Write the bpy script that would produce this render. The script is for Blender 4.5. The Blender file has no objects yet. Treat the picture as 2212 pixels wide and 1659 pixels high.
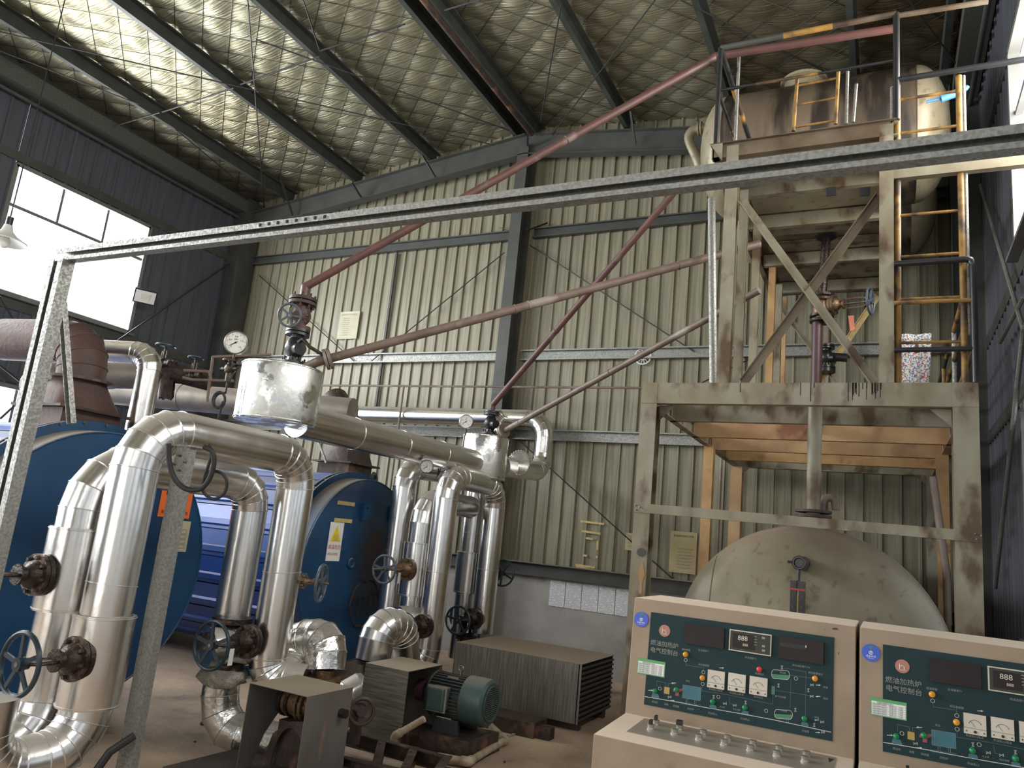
import bpy, bmesh, math, random
from math import sin, cos, pi, radians
from mathutils import Vector as V, Matrix
random.seed(7)
S = bpy.context.scene
COL = S.collection
# ------------------------------------------------------------------ camera
CAMZ = 1.7
FPX = 1616.75
yaw, pit, rol = -.473746, .2004246, .10183
fwd = V((sin(yaw)*cos(pit), cos(yaw)*cos(pit), sin(pit)))
rgt0 = V((cos(yaw), -sin(yaw), 0))
up0 = rgt0.cross(fwd)
RGT = cos(rol)*rgt0 + sin(rol)*up0
UP = cos(rol)*up0 - sin(rol)*rgt0
CP = V((0, 0, CAMZ))
cam_d = bpy.data.cameras.new('camera'); cam = bpy.data.objects.new('camera', cam_d); COL.objects.link(cam)
cam_d.sensor_width = 36; cam_d.lens = FPX*36/2212; cam_d.clip_start = .05; cam_d.clip_end = 200
m = Matrix((RGT, UP, -fwd)).transposed().to_4x4(); m.translation = CP
cam.matrix_world = m
S.camera = cam
# ------------------------------------------------------------------ light
S.view_settings.view_transform = 'Standard'; S.view_settings.look = 'None'
S.view_settings.exposure = -0.02; S.view_settings.gamma = 1; S.view_settings.use_curve_mapping = False
w = bpy.data.worlds.new('world'); S.world = w; w.use_nodes = True
bg = w.node_tree.nodes['Background']; bg.inputs[0].default_value = (.86, .93, 1, 1); bg.inputs[1].default_value = 1.2
def area(name, loc, rot, sx, sy, power, col=(1, 1, 1)):
    d = bpy.data.lights.new(name, 'AREA'); d.shape = 'RECTANGLE'; d.size = sx; d.size_y = sy; d.energy = power; d.color = col
    o = bpy.data.objects.new(name, d); COL.objects.link(o); o.location = loc; o.rotation_euler = rot
    return o
# building dimensions
XL, XR, YB, YF, ZE = -11.3, 1.0, 10.0, -8.0, 7.65
RX = (XL+XR)/2
def zroof(x): return 8.32-.105*abs(x-RX)
WIN_L = [(-6.2, -3.9), (-3.1, -.8), (0.1, 2.3), (2.9, 4.95), (5.62, 7.88)]
WIN_R = [(-6.2, -3.9), (-3.1, -.8), (0.1, 1.9), (2.6, 4.2), (4.65, 6.95)]
for (a, b) in WIN_L:
    area('daylight', (XL-.35, (a+b)/2, 5.3), (0, -pi/2, 0), 1.9, b-a, 400, (.95, .98, 1))
for (a, b) in WIN_L:
    area('daylight', (XL-.35, (a+b)/2+.0, 2.2), (0, -pi/2, 0), 1.7, b-a-.2, 150, (.93, .97, 1))
for (a, b) in WIN_R:
    area('daylight', (XR+.35, (a+b)/2, 5.3), (0, pi/2, 0), 1.9, b-a, 110 if b < 5 else 260, (1, .96, .9))
area('daylight', (-3.5, YF-.3, 2.9), (radians(90), 0, 0), 7.5, 5.2, 280, (1, .94, .84))

# ------------------------------------------------------------------ helpers
def ray(px, py): return RGT*((px-1106)/FPX) - UP*((py-829.5)/FPX) + fwd
def W(px, py, ax, v):           # point seen at (px,py) lying on the plane axis=v
    d = ray(px, py); t = (v-CP[ax])/d[ax]; return CP+d*t
def WD(px, py, dep): return CP+ray(px, py)*dep

def mat(name, c1, c2=None, ns=4.0, rough=.5, metal=0.0, bump=0.0, bs=40.0, stretch=(1, 1, 1), rust=None, rs=3.0, ra=.55, spec=.5, r2=None, contrast=(.35, .65), dust=None):
    m = bpy.data.materials.new(name); m.use_nodes = True; nt = m.node_tree; N = nt.nodes; L = nt.links
    b = N['Principled BSDF']; b.inputs['Roughness'].default_value = rough; b.inputs['Metallic'].default_value = metal
    b.inputs['Specular IOR Level'].default_value = spec
    tc = N.new('ShaderNodeTexCoord'); mp = N.new('ShaderNodeMapping'); mp.inputs['Scale'].default_value = stretch
    L.new(tc.outputs['Object'], mp.inputs['Vector'])
    col = None
    def noise(sc, det=5, vec=None):
        n = N.new('ShaderNodeTexNoise'); n.inputs['Scale'].default_value = sc; n.inputs['Detail'].default_value = det
        L.new(vec or mp.outputs['Vector'], n.inputs['Vector']); return n
    def ramp(src, a, bb):
        r = N.new('ShaderNodeMapRange'); r.inputs[1].default_value = a; r.inputs[2].default_value = bb; L.new(src, r.inputs[0]); return r
    def mix(f, A, B):
        x = N.new('ShaderNodeMix'); x.data_type = 'RGBA'; L.new(f, x.inputs[0])
        for i, q in ((6, A), (7, B)):
            if hasattr(q, 'default_value') or hasattr(q, 'is_output'): L.new(q, x.inputs[i])
            else: x.inputs[i].default_value = (*q, 1)
        return x.outputs[2]
    if c2:
        n = noise(ns); r = ramp(n.outputs[0], *contrast); col = mix(r.outputs[0], c1, c2)
        if r2 is not None:
            rr = N.new('ShaderNodeMapRange'); L.new(n.outputs[0], rr.inputs[0]); rr.inputs[1].default_value = contrast[0]; rr.inputs[2].default_value = contrast[1]
            rr.inputs[3].default_value = rough; rr.inputs[4].default_value = r2; L.new(rr.outputs[0], b.inputs['Roughness'])
    if rust:
        n = noise(rs, 8); r = ramp(n.outputs[0], ra, ra+.12); col = mix(r.outputs[0], col if col else c1, rust)
        if metal:
            mm = N.new('ShaderNodeMath'); mm.operation = 'MULTIPLY_ADD'; L.new(r.outputs[0], mm.inputs[0]); mm.inputs[1].default_value = -metal; mm.inputs[2].default_value = metal
            L.new(mm.outputs[0], b.inputs['Metallic'])
    if dust:                      # settled dust on upward faces
        g = N.new('ShaderNodeNewGeometry'); sx = N.new('ShaderNodeSeparateXYZ'); L.new(g.outputs['Normal'], sx.inputs[0])
        r = ramp(sx.outputs[2], dust[1], dust[2]); f = N.new('ShaderNodeMath'); f.operation = 'MULTIPLY'; L.new(r.outputs[0], f.inputs[0]); f.inputs[1].default_value = dust[3]
        col = mix(f.outputs[0], col if col else c1, dust[0])
        rr = N.new('ShaderNodeMix'); L.new(f.outputs[0], rr.inputs[0]); rr.inputs[2].default_value = rough; rr.inputs[3].default_value = .75; L.new(rr.outputs[0], b.inputs['Roughness'])
        if metal:
            mm = N.new('ShaderNodeMath'); mm.operation = 'MULTIPLY_ADD'; L.new(f.outputs[0], mm.inputs[0]); mm.inputs[1].default_value = -metal*.8; mm.inputs[2].default_value = metal
            L.new(mm.outputs[0], b.inputs['Metallic'])
    if col: L.new(col, b.inputs['Base Color'])
    else: b.inputs['Base Color'].default_value = (*c1, 1)
    if bump:
        n = noise(bs, 4); bp = N.new('ShaderNodeBump'); bp.inputs['Strength'].default_value = bump; bp.inputs['Distance'].default_value = .02
        L.new(n.outputs[0], bp.inputs['Height']); L.new(bp.outputs[0], b.inputs['Normal'])
    return m
def emis(name, c, s):
    m = bpy.data.materials.new(name); m.use_nodes = True; b = m.node_tree.nodes['Principled BSDF']
    b.inputs['Emission Color'].default_value = (*c, 1); b.inputs['Emission Strength'].default_value = s; b.inputs['Base Color'].default_value = (*c, 1); return m

M = {}
M['alu'] = mat('aluminium_cladding', (.86, .85, .83), (.72, .71, .69), 3, .24, 1, .25, 5, (1, 1, .5), r2=.38, dust=((.40, .34, .27), .5, .95, .75))
M['alu_old'] = mat('dull_aluminium', (.66, .60, .48), (.48, .40, .27), 5, .28, 1, .3, 9, r2=.42, dust=((.26, .20, .14), .5, .95, .7))
M['alu_bright'] = mat('bright_aluminium', (.80, .81, .79), (.62, .63, .60), 7, .22, 1, .5, 7, r2=.5, contrast=(.47, .53))
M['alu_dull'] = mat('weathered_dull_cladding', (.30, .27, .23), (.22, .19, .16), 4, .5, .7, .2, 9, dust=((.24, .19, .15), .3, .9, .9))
M['alu_dent'] = mat('dented_aluminium', (.76, .75, .72), (.5, .48, .44), 6, .22, 1, .7, 9, r2=.4, dust=((.30, .25, .19), .6, .95, .6))
M['galv'] = mat('galvanised_steel', (.32, .32, .295), (.22, .222, .205), 75, .45, .6, .12, 60, r2=.6, contrast=(.42, .6))
M['steel_grey'] = mat('grey_painted_steel', (.066, .068, .061), (.046, .048, .043), 3, .55, .0, .05, 30, dust=((.16, .14, .11), .6, .95, .5))
M['purlin'] = mat('dark_grey_purlin_steel', (.065, .07, .062), (.045, .05, .045), 4, .5, .2)
M['eaves'] = mat('speckled_grey_eaves_steel', (.13, .13, .115), (.09, .09, .08), 40, .5, .3)
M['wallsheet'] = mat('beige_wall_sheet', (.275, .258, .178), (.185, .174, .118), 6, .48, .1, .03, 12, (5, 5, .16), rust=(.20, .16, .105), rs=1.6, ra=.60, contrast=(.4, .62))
M['shadedsheet'] = mat('shade_painted_wall_sheet', (.092, .098, .115), (.075, .08, .095), 4, .5, .1, .03, 12, (3, 3, .3))  # same sheet as the back wall, backlit shade put into the colour
M['dado'] = mat('cement_render', (.40, .385, .36), (.30, .29, .275), 2.2, .85, 0, .25, 14, rust=(.16, .14, .12), rs=1.6, ra=.64)
M['floor'] = mat('dirty_concrete_floor', (.50, .375, .27), (.31, .235, .17), 1.6, .8, 0, .35, 16, rust=(.085, .065, .05), rs=1.6, ra=.62)
M['blue'] = mat('blue_boiler_paint', (.006, .055, .14), (.005, .042, .11), 3, .42, 0, .05, 12, rust=(.02, .045, .07), rs=1.4, ra=.60, dust=((.30, .26, .20), .35, .9, .85))
M['bluesheet'] = mat('blue_cladding_sheet', (.012, .075, .34), (.01, .06, .27), 3, .35, .1, dust=((.34, .33, .34), .4, .95, .6))
M['soot'] = mat('soot_stained_blue_paint', (.008, .022, .036), (.03, .016, .014), 7, .6, 0, .1, 20)
M['rust'] = mat('rusted_plate', (.10, .052, .042), (.065, .04, .034), 5, .6, .1, .25, 25, rust=(.16, .125, .11), rs=3.2, ra=.62)
M['rustdark'] = mat('dark_rusty_steel', (.065, .042, .033), (.04, .027, .022), 9, .6, .2, .3, 50, rust=(.14, .075, .045), rs=6, ra=.56)
M['redpipe'] = mat('red_oxide_pipe', (.12, .05, .042), (.09, .044, .038), 6, .5, 0, .06, 40, rust=(.20, .14, .12), rs=4, ra=.62)
M['brownpipe'] = mat('brown_pipe', (.19, .135, .105), (.13, .09, .07), 6, .5, 0, .06, 40, rust=(.30, .25, .21), rs=3, ra=.55)
M['castiron'] = mat('oily_cast_iron', (.05, .035, .026), (.028, .02, .016), 14, .38, .5, .4, 40, rust=(.15, .09, .055), rs=9, ra=.58)
M['brass_rust'] = mat('brown_valve_iron', (.24, .15, .08), (.12, .075, .045), 14, .4, .5, .3, 40)
M['wheel'] = mat('blue_green_enamel', (.014, .03, .042), (.02, .038, .05), 5, .35, 0)
M['wheelgrey'] = mat('blue_grey_enamel', (.08, .10, .125), (.06, .075, .09), 5, .4, 0)
M['redwheel'] = mat('red_brown_enamel', (.065, .038, .034), (.05, .03, .028), 6, .5, 0)
M['black'] = mat('black_paint', (.012, .012, .014), (.02, .02, .022), 6, .35, 0)
M['rubber'] = mat('black_rubber_hose', (.016, .016, .017), None, rough=.55)
M['iron'] = mat('bare_bolt_steel', (.30, .28, .25), (.16, .14, .12), 20, .4, .9)
M['frame'] = mat('stained_grey_green_paint', (.285, .265, .195), (.20, .165, .105), 4.5, .5, .1, .08, 20, (1, 1, .55), rust=(.085, .048, .022), rs=5, ra=.515)
M['joist'] = mat('rust_stained_paint', (.46, .31, .16), (.34, .19, .09), 2.4, .55, .1, .08, 20, rust=(.20, .085, .04), rs=2.0, ra=.56)
M['oily'] = mat('oil_stained_steel', (.19, .155, .105), (.10, .065, .04), 3.0, .45, .2, .1, 18, rust=(.035, .022, .015), rs=3.2, ra=.55)
M['orangesteel'] = mat('orange_stained_steel', (.46, .30, .13), (.34, .19, .075), 5, .5, .1, .08, 20, rust=(.12, .05, .03), rs=4, ra=.6)
M['yellow'] = mat('chipped_yellow_paint', (.34, .19, .04), (.22, .12, .03), 8, .5, 0, .15, 30, rust=(.06, .035, .022), rs=5, ra=.47)
M['tank'] = mat('stained_tank_paint', (.29, .255, .175), (.22, .185, .12), 2.5, .45, .15, .08, 9, rust=(.17, .13, .08), rs=11, ra=.58, dust=((.30, .22, .165), .55, .95, .9), contrast=(.4, .6))
M['tank_up'] = mat('tank_paint_oil_stained', (.15, .115, .08), (.075, .055, .038), 2.2, .4, .2, .06, 12, (1.8, 1, .22), rust=(.02, .015, .012), rs=2.6, ra=.45)
M['console'] = mat('tan_console_paint', (.33, .245, .17), (.27, .20, .135), 5, .55, 0, .05, 60, rust=(.17, .11, .08), rs=7, ra=.68, dust=((.80, .66, .52), .7, .98, .85))
M['deskplate'] = mat('brushed_dusty_plate', (.36, .31, .25), (.29, .25, .20), 5, .5, .3, .05, 40)
M['panel'] = mat('dark_green_panel', (.017, .040, .044), (.014, .034, .038), 3, .6, 0, spec=.2)
M['chromeknob'] = mat('nickel_knob', (.75, .72, .66), None, rough=.28, metal=.9)
M['meter'] = mat('ivory_meter_face', (.62, .56, .46), (.55, .49, .40), 8, .4)
M['display'] = mat('dark_meter_window', (.028, .018, .018), (.02, .014, .014), 4, .5, spec=.25)
M['display2'] = mat('green_grey_meter', (.045, .05, .035), None, rough=.5, spec=.25)
M['line'] = mat('pale_blue_ink', (.16, .22, .24), None, rough=.6)
M['whiteink'] = mat('white_ink', (.62, .60, .55), None, rough=.6)
M['dimink'] = mat('faded_ink', (.27, .27, .24), None, rough=.6)
M['tealfill'] = mat('teal_print', (.035, .15, .20), (.028, .12, .16), 20, .5)
M['greenfill'] = mat('green_print', (.05, .21, .11), None, rough=.5)
M['yellowfill'] = mat('yellow_print', (.42, .29, .07), None, rough=.5)
M['redfill'] = mat('red_print', (.35, .05, .07), None, rough=.5)
M['blackink'] = mat('black_ink', (.02, .02, .02), None, rough=.6)
M['lampgreen'] = mat('green_lens', (.01, .22, .08), None, rough=.25)
M['lampamber'] = mat('amber_lens', (.75, .33, .03), None, rough=.25)
M['lampred'] = mat('red_lens', (.75, .05, .06), None, rough=.25)
M['sticker_blue'] = mat('blue_sticker', (.015, .07, .52), None, rough=.35)
M['sticker_white'] = mat('white_sticker', (.78, .78, .74), None, rough=.5)
M['sticker_green'] = mat('green_sticker', (.10, .35, .12), None, rough=.5)
M['badge'] = mat('faded_red_badge', (.42, .18, .13), None, rough=.5)
M['paper'] = mat('white_paper', (.62, .62, .63), (.56, .56, .58), 3, .7)
M['paper_old'] = mat('yellowed_paper', (.50, .42, .24), (.42, .33, .16), 3, .6)
M['paper_cream'] = mat('cream_paper', (.52, .49, .36), (.44, .40, .27), 3, .6)
M['tape'] = mat('old_masking_tape', (.62, .48, .22), (.50, .36, .15), 20, .6)
M['orangesign'] = mat('orange_sign', (.75, .15, .03), None, rough=.5)
M['yellowink'] = mat('yellow_ink', (.78, .62, .03), None, rough=.5)
M['redink'] = mat('red_ink', (.48, .04, .04), None, rough=.5)
M['motor'] = mat('teal_motor_paint', (.045, .08, .074), (.035, .062, .058), 4, .45, 0, .05, 30, rust=(.16, .17, .15), rs=4, ra=.62, dust=((.24, .22, .18), .6, .98, .6))
M['motordark'] = mat('dirty_motor_body', (.035, .047, .046), (.028, .034, .033), 6, .5, .1, dust=((.18, .17, .14), .5, .98, .6))
M['maroon'] = mat('maroon_coupling', (.075, .032, .038), None, rough=.45)
M['coversheet'] = mat('dusty_cover_sheet', (.19, .18, .165), (.14, .13, .118), 3, .42, .35, .1, 8, (6, 1, .6), rust=(.17, .115, .07), rs=2.5, ra=.62, dust=((.34, .28, .205), .5, .9, .95))
M['coverstreak'] = mat('brushed_streaked_sheet', (.26, .245, .215), (.13, .12, .105), 9, .4, .4, .05, 8, (9, 9, .35), dust=((.34, .28, .205), .5, .9, .95))
M['coverhoriz'] = mat('smeared_sheet', (.27, .25, .215), (.14, .13, .11), 9, .4, .4, .05, 8, (.5, 1, 8), dust=((.34, .28, .205), .5, .9, .95))
M['pvc'] = mat('dirty_pvc', (.50, .43, .32), (.30, .21, .13), 9, .5, 0, .1, 30)
M['wool'] = mat('mineral_wool', (.42, .39, .33), (.25, .22, .18), 14, .95, 0, 1.0, 50)
M['darkwool'] = mat('dirty_insulation', (.075, .045, .038), (.03, .022, .02), 16, .9, 0, 1.0, 40)
M['plinth'] = mat('dirty_plinth', (.075, .06, .05), (.045, .036, .03), 4, .85, 0, .5, 25)
M['gaugeface'] = mat('gauge_dial', (.74, .74, .70), None, rough=.4)
M['winframe'] = mat('window_frame', (.20, .20, .19), (.16, .16, .15), 5, .5, .2)
M['tagred'] = mat('red_tag', (.7, .22, .14), None, rough=.5)
M['lens'] = mat('floodlight_lens', (.62, .60, .50), None, rough=.3)
M['white'] = mat('white_plastic', (.66, .66, .62), None, rough=.5)
M['bluebucket'] = mat('light_blue_plastic', (.05, .17, .36), None, rough=.4)
M['rod'] = mat('dark_brace_rod', (.03, .03, .032), None, rough=.5, metal=.3)
M['void'] = mat('dark_opening', (.006, .006, .008), None, rough=.8)

# shaped materials -----------------------------------------------------
def foil():
    m = bpy.data.materials.new('foil_faced_insulation'); m.use_nodes = True; nt = m.node_tree; N = nt.nodes; L = nt.links; b = N['Principled BSDF']
    b.inputs['Metallic'].default_value = .72; b.inputs['Roughness'].default_value = .38
    tc = N.new('ShaderNodeTexCoord')
    mp = N.new('ShaderNodeMapping'); mp.inputs['Scale'].default_value = (1.3, 24, 1); mp.inputs['Rotation'].default_value = (0, 0, radians(4)); L.new(tc.outputs['Object'], mp.inputs[0])
    n = N.new('ShaderNodeTexNoise'); n.inputs['Scale'].default_value = 1.6; n.inputs['Detail'].default_value = 6; n.inputs['Distortion'].default_value = .25; L.new(mp.outputs[0], n.inputs[0])
    bp = N.new('ShaderNodeBump'); bp.inputs['Strength'].default_value = .8; bp.inputs['Distance'].default_value = .03; L.new(n.outputs[0], bp.inputs['Height']); L.new(bp.outputs[0], b.inputs['Normal'])
    n2 = N.new('ShaderNodeTexNoise'); n2.inputs['Scale'].default_value = .45; n2.inputs['Detail'].default_value = 4; L.new(tc.outputs['Object'], n2.inputs[0])
    r = N.new('ShaderNodeMapRange'); r.inputs[1].default_value = .35; r.inputs[2].default_value = .65; L.new(n2.outputs[0], r.inputs[0])
    x = N.new('ShaderNodeMix'); x.data_type = 'RGBA'; L.new(r.outputs[0], x.inputs[0]); x.inputs[6].default_value = (.40, .385, .275, 1); x.inputs[7].default_value = (.31, .275, .18, 1)
    # heat/oil stains gather over the expansion tanks (a stain with its own place on the foil)
    sp = N.new('ShaderNodeSeparateXYZ'); L.new(tc.outputs['Object'], sp.inputs[0])
    r3 = N.new('ShaderNodeMapRange'); r3.inputs[1].default_value = -3.4; r3.inputs[2].default_value = -.3; L.new(sp.outputs[0], r3.inputs[0])
    n3 = N.new('ShaderNodeTexNoise'); n3.inputs['Scale'].default_value = 1.3; n3.inputs['Detail'].default_value = 6; L.new(tc.outputs['Object'], n3.inputs[0])
    mu = N.new('ShaderNodeMath'); mu.operation = 'MULTIPLY'; L.new(r3.outputs[0], mu.inputs[0]); L.new(n3.outputs[0], mu.inputs[1])
    r4 = N.new('ShaderNodeMapRange'); r4.inputs[1].default_value = .15; r4.inputs[2].default_value = .6; L.new(mu.outputs[0], r4.inputs[0])
    y = N.new('ShaderNodeMix'); y.data_type = 'RGBA'; L.new(r4.outputs[0], y.inputs[0]); L.new(x.outputs[2], y.inputs[6]); y.inputs[7].default_value = (.13, .075, .033, 1)
    L.new(y.outputs[2], b.inputs['Base Color'])
    return m
M['foil'] = foil()
def cloth_mat():
    m = bpy.data.materials.new('speckled_floral_cloth'); m.use_nodes = True; nt = m.node_tree; N = nt.nodes; L = nt.links; b = N['Principled BSDF']; b.inputs['Roughness'].default_value = .9
    tc = N.new('ShaderNodeTexCoord'); v = N.new('ShaderNodeTexVoronoi'); v.inputs['Scale'].default_value = 95; L.new(tc.outputs['Object'], v.inputs[0])
    r = N.new('ShaderNodeValToRGB'); r.color_ramp.interpolation = 'CONSTANT'; e = r.color_ramp.elements
    e[0].position = 0; e[0].color = (.62, .62, .6, 1); e[1].position = .36; e[1].color = (.10, .16, .30, 1)
    for p, c in ((.55, (.65, .65, .62, 1)), (.68, (.5, .06, .05, 1)), (.78, (.2, .3, .45, 1)), (.88, (.45, .38, .12, 1))):
        q = e.new(p); q.color = c
    s = N.new('ShaderNodeSeparateColor'); L.new(v.outputs['Color'], s.inputs[0]); L.new(s.outputs[0], r.inputs[0]); L.new(r.outputs[0], b.inputs['Base Color']); return m
M['cloth'] = cloth_mat()
def doc_mat(name, base, ink, rows=60, dens=.5):
    # printed lines of small text: flat print on the sheet
    m = bpy.data.materials.new(name); m.use_nodes = True; nt = m.node_tree; N = nt.nodes; L = nt.links; b = N['Principled BSDF']; b.inputs['Roughness'].default_value = .65
    tc = N.new('ShaderNodeTexCoord'); sp = N.new('ShaderNodeSeparateXYZ'); L.new(tc.outputs['Generated'], sp.inputs[0])
    a = N.new('ShaderNodeMath'); a.operation = 'MULTIPLY'; a.inputs[1].default_value = rows; L.new(sp.outputs[2], a.inputs[0])
    f = N.new('ShaderNodeMath'); f.operation = 'FRACT'; L.new(a.outputs[0], f.inputs[0])
    g = N.new('ShaderNodeMath'); g.operation = 'LESS_THAN'; g.inputs[1].default_value = .45; L.new(f.outputs[0], g.inputs[0])
    fl = N.new('ShaderNodeMath'); fl.operation = 'FLOOR'; L.new(a.outputs[0], fl.inputs[0])
    cb = N.new('ShaderNodeCombineXYZ'); L.new(sp.outputs[0], cb.inputs[0]); L.new(fl.outputs[0], cb.inputs[2])
    mp = N.new('ShaderNodeMapping'); mp.inputs['Scale'].default_value = (2.6, 1, 7.13); L.new(cb.outputs[0], mp.inputs[0])
    n = N.new('ShaderNodeTexNoise'); n.inputs['Scale'].default_value = 1.7; L.new(mp.outputs[0], n.inputs[0])
    h = N.new('ShaderNodeMath'); h.operation = 'GREATER_THAN'; h.inputs[1].default_value = dens; L.new(n.outputs[0], h.inputs[0])
    k = N.new('ShaderNodeMath'); k.operation = 'MULTIPLY'; L.new(g.outputs[0], k.inputs[0]); L.new(h.outputs[0], k.inputs[1])
    k2 = N.new('ShaderNodeMath'); k2.operation = 'MULTIPLY'; L.new(k.outputs[0], k2.inputs[0]); k2.inputs[1].default_value = .7
    x = N.new('ShaderNodeMix'); x.data_type = 'RGBA'; L.new(k2.outputs[0], x.inputs[0]); x.inputs[6].default_value = (*base, 1); x.inputs[7].default_value = (*ink, 1); L.new(x.outputs[2], b.inputs['Base Color']); return m
M['doc'] = doc_mat('printed_white_sheet', (.80, .80, .83), (.22, .22, .24), 34, .44)

# ------------------------------------------------------------------ mesh builder
class MB:
    def __init__(s): s.v = []; s.f = []
    def add(s, vs, fs):
        o = len(s.v); s.v += [V(p) for p in vs]; s.f += [tuple(i+o for i in f) for f in fs]; return s
    def box(s, x0, x1, y0, y1, z0, z1):
        return s.add([(x0, y0, z0), (x1, y0, z0), (x1, y1, z0), (x0, y1, z0), (x0, y0, z1), (x1, y0, z1), (x1, y1, z1), (x0, y1, z1)],
                     [(3, 2, 1, 0), (4, 5, 6, 7), (0, 1, 5, 4), (1, 2, 6, 5), (2, 3, 7, 6), (3, 0, 4, 7)])
    def frame(s, d, up):
        d = d.normalized(); u = V(up); u = u-d*u.dot(d)
        if u.length < 1e-4: u = V((1, 0, 0))-d*d.x
        u.normalize(); return d, d.cross(u), u
    def prof(s, p0, p1, pts, up=(0, 0, 1), cap=True):       # sweep a closed 2D outline (side,up) from p0 to p1
        p0, p1 = V(p0), V(p1); d, r, u = s.frame(p1-p0, up); n = len(pts)
        vs = [p+r*a+u*b for p in (p0, p1) for a, b in pts]
        fs = [(i, (i+1) % n, (i+1) % n+n, i+n) for i in range(n)]
        if cap: fs += [tuple(range(n))[::-1], tuple(range(n, 2*n))]
        return s.add(vs, fs)
    def beam(s, p0, p1, w, h, up=(0, 0, 1)):
        return s.prof(p0, p1, [(-w/2, -h/2), (w/2, -h/2), (w/2, h/2), (-w/2, h/2)], up)
    def ibeam(s, p0, p1, w, h, t=.012, up=(0, 0, 1)):
        a, b = w/2, h/2; q = t/2
        return s.prof(p0, p1, [(-a, -b), (a, -b), (a, -b+t), (q, -b+t), (q, b-t), (a, b-t), (a, b), (-a, b), (-a, b-t), (-q, b-t), (-q, -b+t), (-a, -b+t)], up)
    def chan(s, p0, p1, w, h, t=.006, up=(0, 0, 1), lip=0, flip=1):  # web at side 0, flanges to +side*flip
        b = h/2; f = flip
        if lip: P = [(0, -b), (w*f, -b), (w*f, -b+lip), ((w-t)*f, -b+lip), ((w-t)*f, -b+t), (t*f, -b+t), (t*f, b-t), ((w-t)*f, b-t), ((w-t)*f, b-lip), (w*f, b-lip), (w*f, b), (0, b)]
        else: P = [(0, -b), (w*f, -b), (w*f, -b+t), (t*f, -b+t), (t*f, b-t), (w*f, b-t), (w*f, b), (0, b)]
        if f < 0: P = P[::-1]
        return s.prof(p0, p1, P, up)
    def cyl(s, p0, p1, r0, r1=None, n=20, cap=True):
        r1 = r0 if r1 is None else r1; p0, p1 = V(p0), V(p1); d, r, u = s.frame(p1-p0, (0, 0, 1) if abs((p1-p0).normalized().z) < .95 else (1, 0, 0))
        vs = [p+(r*cos(2*pi*i/n)+u*sin(2*pi*i/n))*q for p, q in ((p0, r0), (p1, r1)) for i in range(n)]
        fs = [(i, (i+1) % n, (i+1) % n+n, i+n) for i in range(n)]
        if cap: fs += [tuple(range(n))[::-1], tuple(range(n, 2*n))]
        return s.add(vs, fs)
    def path(s, pts, r, n=10, closed=False, cap=True):      # tube with mitred corners
        pts = [V(p) for p in pts]; k = len(pts)
        if closed: T = [((pts[(i+1) % k]-pts[i]).normalized()+(pts[i]-pts[i-1]).normalized()).normalized() for i in range(k)]
        else:
            T = [(pts[1]-pts[0]).normalized()]+[((pts[i+1]-pts[i]).normalized()+(pts[i]-pts[i-1]).normalized()).normalized() for i in range(1, k-1)]+[(pts[-1]-pts[-2]).normalized()]
        t0 = T[0]; u = V((0, 0, 1)) if abs(t0.z) < .9 else V((1, 0, 0)); u = (u-t0*u.dot(t0)).normalized(); rings = []
        for i in range(k):
            t = T[i]; u = (u-t*u.dot(t)).normalized(); w_ = t.cross(u)
            if closed: sc = 1
            else: sc = 1 if i in (0, k-1) else 1/max(.5, t.dot((pts[i+1]-pts[i]).normalized()))
            ax = None
            if sc > 1.001:
                ax = ((pts[i+1]-pts[i]).normalized()-(pts[i]-pts[i-1]).normalized()).normalized()
            ring = []
            for j in range(n):
                o = u*cos(2*pi*j/n)*r+w_*sin(2*pi*j/n)*r
                if ax is not None: o = o+ax*o.dot(ax)*(sc-1)
                ring.append(pts[i]+o)
            rings += ring
        fs = []
        for i in range(k if closed else k-1):
            for j in range(n):
                a = i*n+j; b = i*n+(j+1) % n; c = ((i+1) % k)*n+(j+1) % n; d = ((i+1) % k)*n+j; fs.append((a, b, c, d))
        if cap and not closed: fs += [tuple(range(n))[::-1], tuple(range((k-1)*n, k*n))]
        return s.add(rings, fs)
    def torus(s, c, ax, R, r, n=32, m=8, sq=1):
        c = V(c); d, a, b = s.frame(V(ax), (0, 0, 1) if abs(V(ax).normalized().z) < .95 else (1, 0, 0))
        return s.path([c+(a*cos(2*pi*i/n)+b*sin(2*pi*i/n))*R for i in range(n)], r, m, True)
    def lathe(s, c, ax, prof, n=32, a0=0, a1=2*pi):     # prof = [(radius, along)]
        c = V(c); d, a, b = s.frame(V(ax), (0, 0, 1) if abs(V(ax).normalized().z) < .95 else (1, 0, 0)); k = len(prof); vs = []
        full = abs(a1-a0-2*pi) < 1e-6; nn = n if full else n+1
        for i in range(nn):
            t = a0+(a1-a0)*i/n
            vs += [c+(a*cos(t)+b*sin(t))*r+d*z for r, z in prof]
        fs = []
        for i in range(n):
            for j in range(k-1):
                p = i*k+j; q = ((i+1) % nn)*k+j; fs.append((p, q, q+1, p+1))
        return s.add(vs, fs)
    def sphere(s, c, r, n=16, m=10, sc=(1, 1, 1)):
        c = V(c); vs = [c+V((0, 0, r*sc[2]))]
        for i in range(1, m):
            for j in range(n):
                a = pi*i/m; b = 2*pi*j/n; vs.append(c+V((r*sc[0]*sin(a)*cos(b), r*sc[1]*sin(a)*sin(b), r*sc[2]*cos(a))))
        vs.append(c-V((0, 0, r*sc[2]))); fs = [(0, 1+j, 1+(j+1) % n) for j in range(n)]
        for i in range(m-2):
            for j in range(n): fs.append((1+i*n+j, 1+(i+1)*n+j, 1+(i+1)*n+(j+1) % n, 1+i*n+(j+1) % n))
        e = len(vs)-1; fs += [(e, 1+(m-2)*n+(j+1) % n, 1+(m-2)*n+j) for j in range(n)]
        return s.add(vs, fs)
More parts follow.
